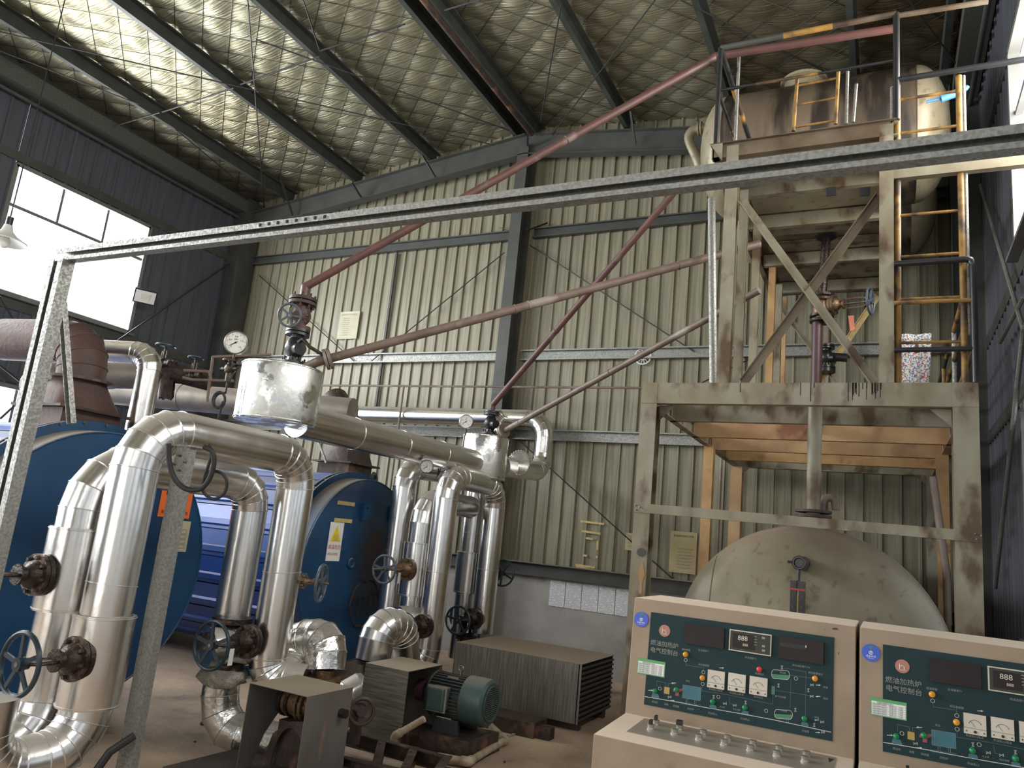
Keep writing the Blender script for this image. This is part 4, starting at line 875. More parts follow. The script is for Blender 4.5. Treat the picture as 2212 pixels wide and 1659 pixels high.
# ================================================================== UPPER PIPES
yb = 9.47
p1, p2, p3 = W(770, 898, 1, yb), W(1182, 905, 1, yb), W(1177, 1008, 1, yb)
zz = (p1.z+p2.z)/2
clad_pipe('long shiny pipe along the back wall dropping into the smaller drum', [(p1.x-1.2, yb, zz+.02), (p2.x-.02, yb, zz), (p2.x-.02, yb, 2.62), (D2[0]+.12, D2[1]+.22, 2.52)], .13, .26, 'alu', 5, 1.3)
c = V((-4.25, yb-.1, zz-.03)); clad_pipe('short shiny elbow stub behind the glossy black valve on the back wall pipe', [(-5.0, yb-.06, zz), (-4.93, yb-.3, zz-.08), (-4.9, yb-.3, zz-.5)], .12, .13, 'alu', 3)
c = W(1122, 1000, 1, 8.35); b = MB(); d = V((.1, 1, .05)).normalized(); b.cyl(c-d*.012, c+d*.012, .155, n=30)
fl_ = tag(obj('pipe_flange', b, 'alu'), 'flange ring with a circle of bright bolts right of the smaller drum', 'flange')
b = MB(); b.bolts(c, d, .15, .011, .05, 26); tag(obj('flange_bolts', b, 'chromeknob', fl_), kind='stuff')
# header pipe behind
h1, h2 = W(250, 846, 2, 2.92), W(762, 890, 2, 2.88)
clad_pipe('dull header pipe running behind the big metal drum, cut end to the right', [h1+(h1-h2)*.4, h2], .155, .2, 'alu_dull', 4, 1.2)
for f in (.15, .75):
    q = h1.lerp(h2, f); b = MB(); b.box(q.x-.04, q.x+.04, q.y-.04, q.y+.04, 2.12, q.z-.13); tag(obj('pipe_stand', b, 'steel_grey'), ('left' if f < .5 else 'right')+' grey stand on the boiler top carrying the dull header pipe', 'stand')
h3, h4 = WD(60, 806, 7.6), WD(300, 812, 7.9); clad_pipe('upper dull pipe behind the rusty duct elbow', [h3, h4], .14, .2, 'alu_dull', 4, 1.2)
e1, e2_, e3_ = WD(215, 765, 6.9), WD(327, 764, 6.7), WD(284, 905, 6.3)
clad_pipe('slim shiny pipe bending down behind the foreground arch', [e1-V((.9, .4, 0)), e2_+V((.02, 0, .0)), V((e2_.x+.02, e2_.y, 2.1))], .10, .16, 'alu', 5, 1.0)
# rusted flue duct of the left boiler
dx, dy = -6.0, 3.86
t = clad_pipe('rusty brown flue duct elbow coming down on the left boiler', [(-9.4, dy-.35, 3.02), (dx-.02, dy, 2.94), (dx, dy, 2.60)], .185, .25, 'rust', 4, 1.0, cat='duct', name='flue_duct')
b = MB(); b.cyl((dx, dy, 2.595), (dx, dy, 2.615), .27, n=30); obj('duct_flange', b, 'rustdark', t)
def hood(t, cx, cy, zb_, zt_, hb, ht, material):
    b = MB(); n = 28; vs = []
    for z, h, sq in ((zt_, ht, 0), (zb_, hb, 1)):
        for i in range(n):
            a = 2*pi*i/n+.01; c_, s_ = cos(a), sin(a)
            if sq: q = h/max(abs(c_), abs(s_)); vs.append((cx+c_*q, cy+s_*q, z))
            else: vs.append((cx+c_*h, cy+s_*h, z))
    b.add(vs, [(i, (i+1) % n, (i+1) % n+n, i+n) for i in range(n)]); o = obj('transition_hood', b, material, t)
    b = MB(); b.box(cx-hb-.05, cx+hb+.05, cy-hb-.05, cy+hb+.05, zb_-.02, zb_); obj('hood_flange', b, 'rustdark', t, smooth=0)
    b = MB(); b.box(cx-hb+.02, cx+hb-.02, cy-hb+.02, cy+hb-.02, zb_-.22, zb_-.02); obj('hood_base', b, material, t, smooth=0)
hood(t, dx, dy, 2.36, 2.595, .27, .2, 'rust')
hx, hy = -5.85, 7.25; t = thing('flue_hood', 'dark rusty flue hood standing on top of the middle boiler', 'duct', (hx, hy, 2.2))
hood(t, hx, hy, 2.37, 2.75, .24, .16, 'rustdark')
b = MB(); b.cyl((hx, hy, 2.75), (hx-.5, hy+.2, 3.2), .17); obj('flue_pipe', b, 'rustdark', t)
b = MB(); b.beam(WD(688, 955, 7.6), WD(705, 1000, 7.5), .02, .02); tag(obj('steel_strut', b, 'galv'), 'thin light strut leaning beside the dark flue hood', 'strut')
# valve cluster with dirty lagging
c = WD(372, 808, 7.0); b = MB(); b.cyl(WD(345, 800, 7.0), WD(455, 822, 7.1), .075, .085, n=20); b.cyl(WD(365, 780, 7.0), WD(358, 860, 7.0), .06)
for i, p in enumerate(b.v): p.z += .02*sin(i*2.1); p.x += .018*sin(i*3.3)
tag(obj('lagged_fitting', b, 'darkwool', smooth=80), 'dark shaggy insulation wrap around a fitting behind the front pipes', 'insulation')
def smallvalve(px, py, dep, label, R=.09):
    c = WD(px, py, dep); t = thing('globe_valve', label, 'valve', c)
    b = MB(); b.torus(c, (0, 0, 1), R, .008, 26, 6)
    for i in range(4): b.cyl(c, c+V((cos(i*pi/2)*R, sin(i*pi/2)*R, 0)), .006, n=6)
    obj('handwheel', b, 'wheel', t)
    b = MB(); b.path([c+V((-.03, 0, -.05)), c+V((-.03, 0, -.12))], .008, 6); b.path([c+V((.03, 0, -.05)), c+V((.03, 0, -.12))], .008, 6); b.cyl(c+V((0, 0, .01)), c-V((0, 0, .14)), .012); b.sphere(c-V((0, 0, .17)), .05, 12, 8); b.cyl(c-V((.1, 0, .17)), c-V((-.1, 0, .17)), .03); obj('body', b, 'castiron', t)
smallvalve(359, 747, 7.0, 'small valve with flat wheel above the dark shaggy wrap')
smallvalve(424, 773, 7.0, 'small brown valve with flat wheel left of the pressure gauge stem', .07)
for a, lab in (([(505, 823), (415, 820), (395, 815)], 'thin pipe running left from the big drum to the brown valves'), ([(585, 766), (460, 771), (447, 868)], 'thin angled pipe passing behind the pressure gauge'), ([(397, 800), (452, 803), (456, 822)], 'short bent tube beside the brown small valve')):
    b = MB(); b.path([WD(x, y, 6.9) for x, y in a], .013, 8); tag(obj('small_pipe', b, 'brownpipe'), lab, 'pipe')
# black hose loops
b = MB(); H = [(364, 958), (366, 1000), (378, 1035), (402, 1056), (432, 1056), (452, 1035), (462, 1000), (458, 975), (440, 965)]
def smoothpts(P, n=5):
    out = []; k = len(P)
    for i in range(k-1):
        p0 = P[max(i-1, 0)]; p1 = P[i]; p2 = P[i+1]; p3 = P[min(i+2, k-1)]
        for j in range(n):
            t = j/n; out.append(.5*((2*p1)+(p2-p0)*t+(2*p0-5*p1+4*p2-p3)*t*t+(3*p1-p0-3*p2+p3)*t**3))
    return out+[P[-1]]
b.path(smoothpts([WD(x, y, 4.22) for x, y in H]), .015, 10); tag(obj('cable_loop', b, 'rubber'), 'thick black corrugated hose looped under the foreground pipe arch', 'hose')
b = MB(); H = [(452, 958), (456, 985), (442, 1030), (438, 1060), (460, 1078), (484, 1066), (490, 1040), (478, 1022), (455, 1018), (445, 1032)]
b.path(smoothpts([WD(x, y, 4.26) for x, y in H]), .009, 10); tag(obj('cable_loop', b, 'rubber'), 'smaller black cable loop tied beside the corrugated hose', 'hose')
# handrail behind the pipes
yh = 9.3; t = thing('handrail', 'thin brown handrail crossing in front of the back wall', 'railing', (-6.6, yh, 0))
b = MB(); b.cyl((-8.3, yh, 3.80), (-1.75, yh, 3.765), .016, n=10); obj('top_rail', b, 'brownpipe', t)
for x in (-6.62, -8.25, -1.8): b = MB(); b.cyl((x, yh, 0), (x, yh, 3.79), .016, n=10); obj('rail_post', b, 'brownpipe', t)

# ================================================================== LOWER FRAME (PLATFORM)
PX0, PX1, PY0, PY1, PZ = -1.735, .545, 5.65, 9.70, 3.0
t = thing('steel_platform', 'rust-stained grey steel platform on square posts over the big round tank', 'platform', ((PX0+PX1)/2, PY0, 0))
def post(t, x0, x1, y0, y1, z0, z1, m_, nm='post'):
    w_ = x1-x0; b = MB(); b.ibeam(((x0+x1)/2, (y0+y1)/2, z0), ((x0+x1)/2, (y0+y1)/2, z1), w_, y1-y0, .010, (0, 1, 0)); return obj(nm, b, m_, t, smooth=0)
post(t, PX0, PX0+.125, PY0, PY0+.14, 0, PZ-.165, 'frame'); post(t, PX1-.15, PX1, PY0, PY0+.14, 0, PZ-.165, 'frame')
post(t, PX0+.02, PX0+.12, 7.9, 8.0, 0, PZ-.165, 'orangesteel'); post(t, PX0, PX0+.14, PY1-.14, PY1, 0, PZ-.165, 'joist')
post(t, PX1-.13, PX1-.03, 7.9, 8.0, 0, PZ-.165, 'orangesteel'); post(t, PX1-.14, PX1, PY1-.14, PY1, 0, PZ-.165, 'frame')
b = MB(); b.chan((PX0, PY0, PZ-.0825), (PX1, PY0, PZ-.0825), .065, .165, .009, flip=-1); obj('front_beam', b, 'frame', t, smooth=0, bevel=.002)
b = MB(); b.box(PX0, PX0+.125, PY0-.006, PY0, PZ-.165, PZ); obj('corner_plate', b, 'frame', t, smooth=0)
b = MB(); b.box(PX1-.15, PX1, PY0-.006, PY0, PZ-.165, PZ); obj('corner_plate', b, 'frame', t, smooth=0)
b = MB(); b.chan((PX0, PY1, PZ-.0825), (PX1, PY1, PZ-.0825), .065, .165, .009); obj('back_beam', b, 'frame', t, smooth=0)
for x, f in ((PX0+.02, 1), (PX1-.02, -1)):
    b = MB(); b.chan((x, PY0+.07, PZ-.0825), (x, PY1-.01, PZ-.0825), .065, .165, .009, flip=f*1); obj('side_beam', b, 'frame' if f > 0 else 'joist', t, smooth=0)
for i, y in enumerate((6.42, 7.28, 8.15, 8.95)):
    b = MB(); b.chan((PX0+.03, y, PZ-.09), (PX1-.03, y, PZ-.09), .06, .15, .008, flip=-1); obj('joist', b, ('frame', 'joist', 'joist', 'orangesteel')[i], t, smooth=0)
    b = MB()
    for xx in (PX0+.05, PX1-.06):
        b.path([(xx, y-.004, PZ-.16+k*.02+.003*sin(k*5)) for k in range(8)], .004, 5)
    tag(obj('weld_seam', b, 'galv', t), kind='stuff')
for (x, s) in ((PX0+.125, 1), (PX1-.15, -1)):
    b = MB(); b.poly((x, PY0+.09, PZ-.165), (s, 0, 0), (0, 0, -1), [(0, 0), (.13, 0), (0, .12)], .008, (0, 1, 0)); obj('gusset', b, 'frame', t, smooth=0)
    b = MB(); b.poly((x-s*.05, PY1-.1, PZ-.165), (s, 0, 0), (0, 0, -1), [(0, 0), (.16, 0), (0, .14)], .008, (0, 1, 0)); obj('gusset', b, 'frame', t, smooth=0)
b = MB()
for i in range(26):
    px = (1838 if i < 20 else 1480)+random.random()*(80 if i < 20 else 420); c = W(px, 832, 1, PY0); L_ = random.uniform(.03, .14)
    b.box(c.x-.002-random.random()*.002, c.x+.002, PY0-.0012, PY0, PZ-L_, PZ-.001)
tag(obj('oil_drips', b, 'void', t, smooth=0), 'black oil drips running down the front beam', kind='stuff')
# deck plates, oil dripped (left bays open near the middle)
b = MB(); b.box(-.02, PX1-.05, 5.75, 6.4, PZ-.008, PZ-.001); obj('deck_plate', b, 'oily', t, smooth=0)
p, q = W(1383, 1095, 1, PY0-.02), W(2115, 1139, 1, PY0-.02)
b = MB(); b.chan((PX0-.0, PY0-.008, 2.015), (PX1, PY0-.008, 1.995), .035, .07, .006, flip=-1); obj('cross_rail', b, 'frame', t, smooth=0)
b = MB(); b.bolts((PX0+.03, PY0-.03, 2.015), (0, 1, 0), .02, .006, .03, 3); b.bolts((PX1-.03, PY0-.03, 1.997), (0, 1, 0), .02, .006, .03, 3); tag(obj('rail_bolts', b, 'iron', t), kind='stuff')
b = MB(); b.cyl(W(1385, 1193, 1, PY0-.012)-V((0, .004, 0)), W(1385, 1193, 1, PY0-.012)+V((0, .002, 0)), .032, n=18); obj('burn_mark', b, 'black', t)
b = MB(); pts = []; c = W(1385, 1250, 1, PY0-.003)
for i in range(26): a = 2*pi*i/26; pts.append((cos(a)*.018*(1+.4*sin(3*a)+.25*sin(7*a)), sin(a)*.12*(1+.1*sin(5*a))))
b.poly(c, (1, 0, 0), (0, 0, 1), pts, .003, (0, -1, 0)); tag(obj('rust_flake', b, 'orangesteel', t, smooth=0), 'long orange rust blister')
# ------------------------------------------------------------------ tower
TX0, TX1, TZ = -1.15, .03, 5.0
YD = 9.1
t = thing('steel_tower', 'tall rust-stained steel tower frame with crossed braces carrying the upper tanks', 'tower', ((TX0+TX1)/2, PY0, PZ))
post(t, TX0-.01, TX0+.085, PY0, PY0+.10, PZ, TZ-.02, 'frame'); post(t, TX1-.075, TX1+.02, PY0, PY0+.10, PZ, TZ-.02, 'frame')
for y, m_ in ((6.25, 'frame'), (7.0, 'frame'), (8.1, 'orangesteel'), (8.7, 'frame'), (9.15, 'joist')):
    post(t, TX0, TX0+.07, y, y+.07, PZ, TZ-.12, m_)
for y, m_ in ((7.2, 'joist'), (YD, 'joist')): post(t, TX1-.07, TX1, y, y+.08, PZ, TZ-.12, m_)
def angle(t, p, q, m_, nm='cross_brace', w_=.062):
    b = MB(); b.prof(p, q, [(-w_/2, 0), (w_/2, 0), (w_/2, .05), (w_/2-.006, .05), (w_/2-.006, .006), (-w_/2, .006)], (0, -1, 0)); return obj(nm, b, m_, t, smooth=0)
yf = PY0+.05
angle(t, W(1604, 435, 1, yf), W(1889, 827, 1, yf), 'frame'); angle(t, W(1901, 425, 1, yf+.03), W(1607, 827, 1, yf+.03), 'oily')
yb_ = YD+.02
angle(t, W(1676, 648, 1, yb_), W(1808, 826, 1, yb_), 'frame'); angle(t, W(1897, 640, 1, yb_+.03), W(1770, 826, 1, yb_+.03), 'tape')
# top ring beams and deck
b = MB(); b.chan((TX0-.13, PY0-.0, TZ-.06), (TX1+.02, PY0, TZ-.06), .06, .115, .008, flip=-1); obj('top_front_beam', b, 'oily', t, smooth=0)
b = MB(); b.box(TX0-.14, TX1+.04, PY0-.03, YD+.35, TZ-.004, TZ+.002); obj('deck_plate', b, 'oily', t, smooth=0)
for x in (TX0-.12, TX1):
    b = MB(); b.chan((x, PY0, TZ-.06), (x, YD+.3, TZ-.06), .05, .115, .008); obj('top_side_beam', b, 'frame', t, smooth=0)
for y in (6.35, 7.05, 8.05, 8.95):
    b = MB(); b.chan((TX0-.05, y, TZ-.075), (TX1, y, TZ-.075), .06, .13, .007, flip=-1); obj('deck_beam', b, 'frame', t, smooth=0)
yy = 5.72
for y0, y1, m_ in ((5.72, 6.29, 'tank'), (6.36, 7.0, 'tank'), (7.1, 7.55, 'frame'), (7.72, 8.0, 'frame'), (8.1, 8.9, 'frame')):
    b = MB(); b.box(TX0+.02, TX1-.02, y0, y1, TZ-.016, TZ-.008); obj('soffit_plate', b, m_, t, smooth=0)
p = W(1785, 515, 2, TZ-.03); HX, HY = p.x, p.y
b = MB(); b.torus((HX, HY, TZ-.018), (0, 0, 1), .085, .012, 30, 6); b.cyl((HX, HY, TZ-.03), (HX, HY, TZ-.017), .08); obj('pipe_hole', b, 'void', t)
# beam to the right wall
b = MB(); b.chan((TX1+.02, PY0+.02, 4.62), (XR-.05, PY0+.02, 4.62), .06, .16, .009, flip=-1); obj('wall_tie_beam', b, 'frame', t, smooth=0)
# second small bracket left: notch plate
b = MB(); b.poly((TX0-.14, PY0-.03, TZ), (1, 0, 0), (0, 0, -1), [(0, 0), (.10, 0), (.10, .16)], .006, (0, 1, 0)); obj('corner_gusset', b, 'frame', t, smooth=0)
# black scorched slots in the front beam underside
for px in (1795, 1868):
    c = W(px, 405, 1, PY0-.004); b = MB(); b.box(c.x-.035, c.x+.035, PY0+.05, PY0+.058, c.z-.04, c.z+.03); obj('dark_slot', b, 'void', t, smooth=0)
# ------------------------------------------------------------------ top railing
def tube(t, p, q, r, m_, nm='rail'):
    b = MB(); b.cyl(p, q, r, n=12); return obj(nm, b, m_, t)
t = thing('top_railing', 'black and chipped yellow tube railing around the top of the tower', 'railing', (TX0, PY0, TZ))
A0, A1, ZR = TX0-.1, TX1+.04, 5.90
tube(t, (A0, PY0, TZ), (A0, PY0, ZR), .021, 'black', 'rail_post'); tube(t, (A1, PY0, TZ), (A1, PY0, ZR), .023, 'black', 'rail_post')
mid = A0+(A1-A0)*.38; m2 = A0+(A1-A0)*.66
for a, c, m_ in ((A0, mid, 'steel_grey'), (mid, m2, 'yellow'), (m2, A1, 'oily')): tube(t, (a, PY0, ZR), (c, PY0, ZR), .023, m_)
tube(t, (A0, PY0, 5.50), (-.95, PY0, 5.50), .013, 'black'); tube(t, (-.95, PY0, 5.50), (-.48, PY0, 5.50), .013, 'yellow'); tube(t, (-.48, PY0, 5.50), (A1, PY0, 5.50), .011, 'black')
for z, r in ((ZR, .024), (5.48, .015)):
    tube(t, (A0, PY0, z), (A0, 6.25, z), r, 'black'); tube(t, (A0, 6.25, z), (A0, 6.85, z), r, 'yellow'); tube(t, (A0, 6.85, z), (A0, 7.15, z), r, 'black')
tube(t, (A0, 7.13, TZ), (A0, 7.13, ZR), .018, 'black', 'rail_post')
tube(t, (A1, PY0, ZR-.02), W(2135, 3, 1, PY0), .02, 'oily'); tube(t, (A1, PY0, 5.33), (XR-.12, PY0, 5.33), .022, 'black')
c = W(1597, 110, 1, 6.0); tube(t, (c.x, 6.0, c.z), (c.x, 6.0, 5.1), .014, 'galv', 'pipe_prop')
for a, c_, m_ in (((1831, 155), (1828, 268), 'galv'), ((1850, 182), (1843, 264), 'galv')):
    tube(t, W(*a, 1, 5.8), W(*c_, 1, 5.8), .012, m_, 'stub_post')
# small ladder panel lying against the tank
t = thing('step_ladder', 'short rusty yellow ladder panel against the stained upper tank', 'ladder', W(1745, 270, 1, 5.75))
yl = 5.76
L1, L2 = (W(1722, 172, 1, yl), W(1714, 283, 1, yl)), (W(1811, 155, 1, yl), W(1805, 268, 1, yl))
for a, c_ in (L1, L2): tube(t, a, c_, .014, 'yellow', 'stile')
for f in (.12, .50, .93): tube(t, L1[0].lerp(L1[1], f), L2[0].lerp(L2[1], f), .009, 'yellow', 'rung')
# ------------------------------------------------------------------ ladder from platform to top
t = thing('tower_ladder', 'tall rusty yellow ladder on the right of the tower', 'ladder', (.3, PY0+.05, PZ))
LY = PY0+.06
for x in (.075, .475): tube(t, (x, LY, PZ), (x, LY, 5.32), .022 if x < .1 else .021, 'yellow', 'stile')
for px in (.045, .505): tube(t, (px-.005 if px < .1 else px, LY+.01, 3.35), (px-.005 if px < .1 else px, LY+.01, 5.32), .014, 'galv', 'side_tube')
for z in (3.30, 3.62, 3.94, 4.26, 4.58, 4.92, 5.20): tube(t, (.075, LY, z), (.475, LY, z), .011, 'yellow', 'rung')
# landing railing
t = thing('platform_railing', 'black and yellow tube railing at the front right of the platform', 'railing', (.5, PY0, PZ))
b = MB(); zz = W(2094, 560, 1, PY0).z
b.path(smoothpts([V((TX1+.02, PY0, zz)), V((.40, PY0, zz)), V((.50, PY0, zz)), V((.525, PY0, zz-.03)), V((.53, PY0, zz-.12)), V((.53, PY0, PZ))], 4), .022, 12); obj('bent_rail', b, 'black', t)
zz2, zz3 = W(2000, 652, 1, PY0).z, W(2000, 755, 1, PY0).z
tube(t, (TX1+.02, PY0, zz2), (.52, PY0, zz2), .015, 'yellow'); tube(t, (TX1+.02, PY0, zz3), (.52, PY0, zz3), .018, 'black')
for z in (zz-.03, zz2, zz3): tube(t, (.53, PY0, z), (.53, PY0+.55, z), .02, 'black'); tube(t, (.53, PY0+.55, z), (.53, 8.2, z), .02, 'yellow'); tube(t, (.53, 8.2, z), (.53, PY1, z), .02, 'black')
for y in (7.3, 8.6, 9.6): tube(t, (.53, y, PZ), (.53, y, zz-.03), .02, 'galv' if y == 7.3 else 'yellow', 'rail_post')
# speckled cloth hanging on the back rail
t2 = W(1980, 730, 1, 7.4)
c0, c1 = W(1946, 727, 1, 7.4), W(2012, 731, 1, 7.4); cb = W(1946, 829, 1, 7.4).z
b = MB(); nx, nz = 14, 18
for j in range(nz+1):
    for i in range(nx+1):
        u = i/nx; v = j/nz; x = c0.x+(c1.x-c0.x)*u-(.07*v*v if u > .8 else 0); b.v.append(V((x, 7.4-.02*sin(u*9)+.03*v, c0.z+.02+(3.02-c0.z-.02)*v)))
for j in range(nz):
    for i in range(nx): o = j*(nx+1)+i; b.f.append((o, o+1, o+nx+2, o+nx+1))
o = tag(obj('hanging_cloth', b, 'cloth', smooth=80), 'speckled blue, red and white cloth hanging over the board behind the ladder', 'cloth'); o.modifiers.new('solid', 'SOLIDIFY').thickness = .006
b = MB(); c2, c3 = W(1928, 735, 1, 7.43), W(2092, 738, 1, 7.43); b.beam(c2-V((0, 0, .06)), c3-V((0, 0, .06)), .02, .11); b.box(c2.x, c2.x+.04, 7.42, 7.46, PZ, c2.z); b.box(c3.x-.04, c3.x, 7.42, 7.46, PZ, c3.z); tag(obj('toe_board', b, 'rustdark', smooth=0), 'dark wooden board behind the speckled cloth', 'board')
c = WD(2058, 205, 6.5); b = MB(); b.cyl(c-V((.09, 0, .02)), c+V((.09, 0, .03)), .035, n=16); b.cyl(c+V((.09, 0, .03)), c+V((.11, 0, .06)), .02); b.cyl(c-V((.09, 0, .02)), c-V((.2, 0, .03)), .012); tag(obj('pipe_plug', b, 'bluebucket'), 'light blue plastic cylinder at the right end of the upper tank', 'cap')
# ------------------------------------------------------------------ upper tanks
def uptank(x0, x1, cy, cz, r, label, m_):
    t = thing('expansion_tank', label, 'tank', ((x0+x1)/2, cy, cz-r))
    b = MB(); b.lathe((x0, cy, cz), (1, 0, 0), [(r, 0), (r, x1-x0)], 56); obj('shell', b, m_, t)
    for s, x in ((-1, x0), (1, x1)):
        P = [(r*math.sqrt(max(0, 1-(k/10)**2)), k/10*r*.48) for k in range(11)]
        b = MB(); b.lathe((x, cy, cz), (s, 0, 0), P, 56); h = obj('dished_head', b, 'tank' if s < 0 else 'tank', t)
        b = MB(); b.torus((x, cy, cz), (1, 0, 0), r*1.001, .005, 56, 6); obj('weld_seam', b, m_, t)
    for x in (x0+.25, x1-.25):
        b = MB(); b.prof((x, cy, TZ), (x, cy, cz-r*.75), [(-.05, -.3), (.05, -.3), (.05, .3), (-.05, .3)], (0, 1, 0)); obj('saddle', b, 'oily', t, smooth=0)
    return t
RT = .675
tk = uptank(-1.55, .26, 7.87, 6.09, RT, 'stained upper tank at the front of the tower top', 'tank_up')
uptank(-1.50, .25, 9.33, 6.03, .60, 'second upper tank behind the front one, its round ends seen below the deck edge', 'tank_up')
cz = 6.09
b = MB(); c = V((-.80, 7.75, cz+RT-.03)); b.cyl(c-V((0, 0, .03)), c+V((0, 0, .07)), .2, n=30); b.cyl(c+V((0, 0, .07)), c+V((0, 0, .1)), .24, n=30); obj('manhole', b, 'tank', tk)
b = MB(); c = W(1502, 280, 1, 7.9); e = c; b.cyl(c+V((.03, 0, 0)), c+V((.05, 0, 0)), .085, n=20); b.cyl(c+V((.06, 0, 0)), c+V((.08, 0, 0)), .085, n=20); b.path(smoothpts([V((-1.78, 7.9, c.z)), c+V((.02, 0, 0)), c+V((-.05, 0, -.03)), c+V((-.07, .02, -.12)), W(1508, 350, 1, 7.95), W(1518, 395, 1, 8.0)], 4), .055, 14); tag(obj('overflow_pipe', b, 'tank', tk), 'grey-green elbow pipe at the left end')
run('galvanised_downpipe', 'tall galvanised pipe standing on the platform left of the tower', [W(1530, 826, 2, 3.0)+V((-.03, .35, 0)), W(1537, 430, 1, 6.05)], .033, 'galv')
# ------------------------------------------------------------------ drop pipe with valves
zf = 2.17
dp = [(HX, HY, TZ-.03)]
t = thing('drop_pipe', 'dark vertical pipe from the upper tanks down through the platform onto the round tank', 'pipe', (HX, 6.2, zf))
VX, VY = W(1768, 700, 1, 6.9).x, 6.9
VX, VY = HX, HY
p_v = W(1776, 640, 1, HY); p_l = W(1766, 690, 1, HY)
tube(t, (HX, HY, TZ), (p_v.x, HY, p_v.z), .042, 'castiron', 'upper_pipe')
tube(t, (p_l.x, HY, p_l.z), (p_l.x, HY, 2.95), .05, 'maroon', 'middle_pipe')
XP = W(1757, 1090, 1, 6.1).x
tube(t, (XP, 6.1, 3.0), (XP, 6.1, 2.06), .052, 'frame', 'lower_pipe')
b = MB(); b.cyl((p_l.x, HY, 2.97), (XP, 6.1, 2.92), .05); obj('offset_pipe', b, 'castiron', t)
for z, r in ((2.10, .13), (2.065, .13)):
    b = MB(); b.cyl((XP, 6.1, z), (XP, 6.1, z+.02), r, n=28); obj('flange', b, 'rustdark', t)
for z in (p_v.z, p_v.z-.045, p_l.z+.03, p_l.z-.02):
    b = MB(); b.cyl((p_v.x, HY, z-.012), (p_v.x, HY, z+.012), .115, n=24); obj('flange', b, 'castiron', t)
b = MB(); b.lathe((p_v.x, HY, p_l.z), (0, 0, 1), [(.06, 0), (.09, .08), (.09, (p_v.z-p_l.z)-.12), (.06, p_v.z-p_l.z)], 20); obj('valve_body', b, 'brass_rust', t)
zc_ = (p_v.z+p_l.z)/2+.02
valve('gate_valve', 'side valve with pale blue wheel on the drop pipe inside the tower', (p_v.x+.08, HY, zc_), (0, pi/2, radians(-14)), .92, L=.40, flange=.11, R=.15, wheel='wheelgrey', body='brass_rust', spokes=5)
b = MB(); c = V((p_v.x+.24, HY-.02, zc_-.12)); b.poly(c, (1, 0, 0), (0, 0, -1), [(0, 0), (.05, .0), (.06, .14), (.02, .16)], .003, (0, 1, 0)); tag(obj('hanging_tag', b, 'tagred', smooth=0), 'orange-red tag hanging from the pale blue wheel valve', 'tag')
c = W(1785, 770, 1, 9.0); stack(c.x, c.y, c.z-.17, .95, 'small black check valve far back inside the tower')
c2 = V((c.x, 9.0, c.z)); run('back_drop_pipe', 'thin brown pipe with the black check valve behind the drop pipe', [V((c.x, 9.0, TZ-.1)), V((c.x, 9.0, c.z+.15))], .03, 'brownpipe'); tube(thing('elbow_pipe', 'short black side branch of the small check valve', 'pipe', c2), c2, c2+V((.22, 0, -.02)), .05, 'black', 'branch')
# ------------------------------------------------------------------ big storage tank
CX, CZ, R = -.53, 1.03, .97
t = thing('storage_tank', 'big dusty round-ended storage tank under the platform', 'tank', (CX, 6.5, 0))
b = MB(); b.lathe((CX, 6.25, CZ), (0, 1, 0), [(R, 0), (R, 3.1)], 72); obj('shell', b, 'tank', t)
P = [(R*math.sqrt(max(0, 1-(k/14)**2.15)), k/14*R*.52) for k in range(15)]
b = MB(); b.lathe((CX, 6.25, CZ), (0, -1, 0), P, 72); obj('dished_head', b, 'tank', t)
b = MB(); b.lathe((CX, 9.35, CZ), (0, 1, 0), P, 48); obj('dished_head', b, 'tank', t)
b = MB(); b.torus((CX, 6.25, CZ), (0, 1, 0), R*1.002, .006, 72, 6); obj('weld_seam', b, 'tank', t)
for y in (6.7, 8.8): b = MB(); b.box(CX-.75, CX+.75, y-.1, y+.1, 0, .5); obj('saddle', b, 'tank', t, smooth=0)
# petal weld seams on the head
def headpt(a, f):
    rr = R*f; k = (max(0, 1-f*f))**(1/2.15); return V((CX+cos(a)*rr, 6.25-k*R*.52-.001, CZ+sin(a)*rr))
b = MB(); b.path([V((CX-.66, headpt(pi*.75, .9).y*0+6.25-(max(0, 1-((.66**2+z*z)/R**2)))**(1/2.15)*R*.52-.001, CZ+z)) for z in [i*.04-.2 for i in range(23)] if .66**2+z*z < R*R*.985], .004, 5); obj('petal_seam', b, 'oily', t)
b = MB(); b.cyl((-.40, 6.35, CZ+R-.02), (-.40, 6.35, CZ+R+.1), .03); g0 = W(1778, 1105, 1, 6.2)
b = MB(); G = [W(1776, 1112, 1, 6.2), W(1776, 1092, 1, 6.2), W(1781, 1079, 1, 6.2), W(1792, 1075, 1, 6.2), W(1803, 1081, 1, 6.2), W(1806, 1102, 1, 6.2)]; G = [V((G[0].x, 6.2, 1.98))]+G
b.path(smoothpts(G, 5), .03, 14); tag(obj('gooseneck_vent', b, 'brownpipe', t), 'curved gooseneck vent')
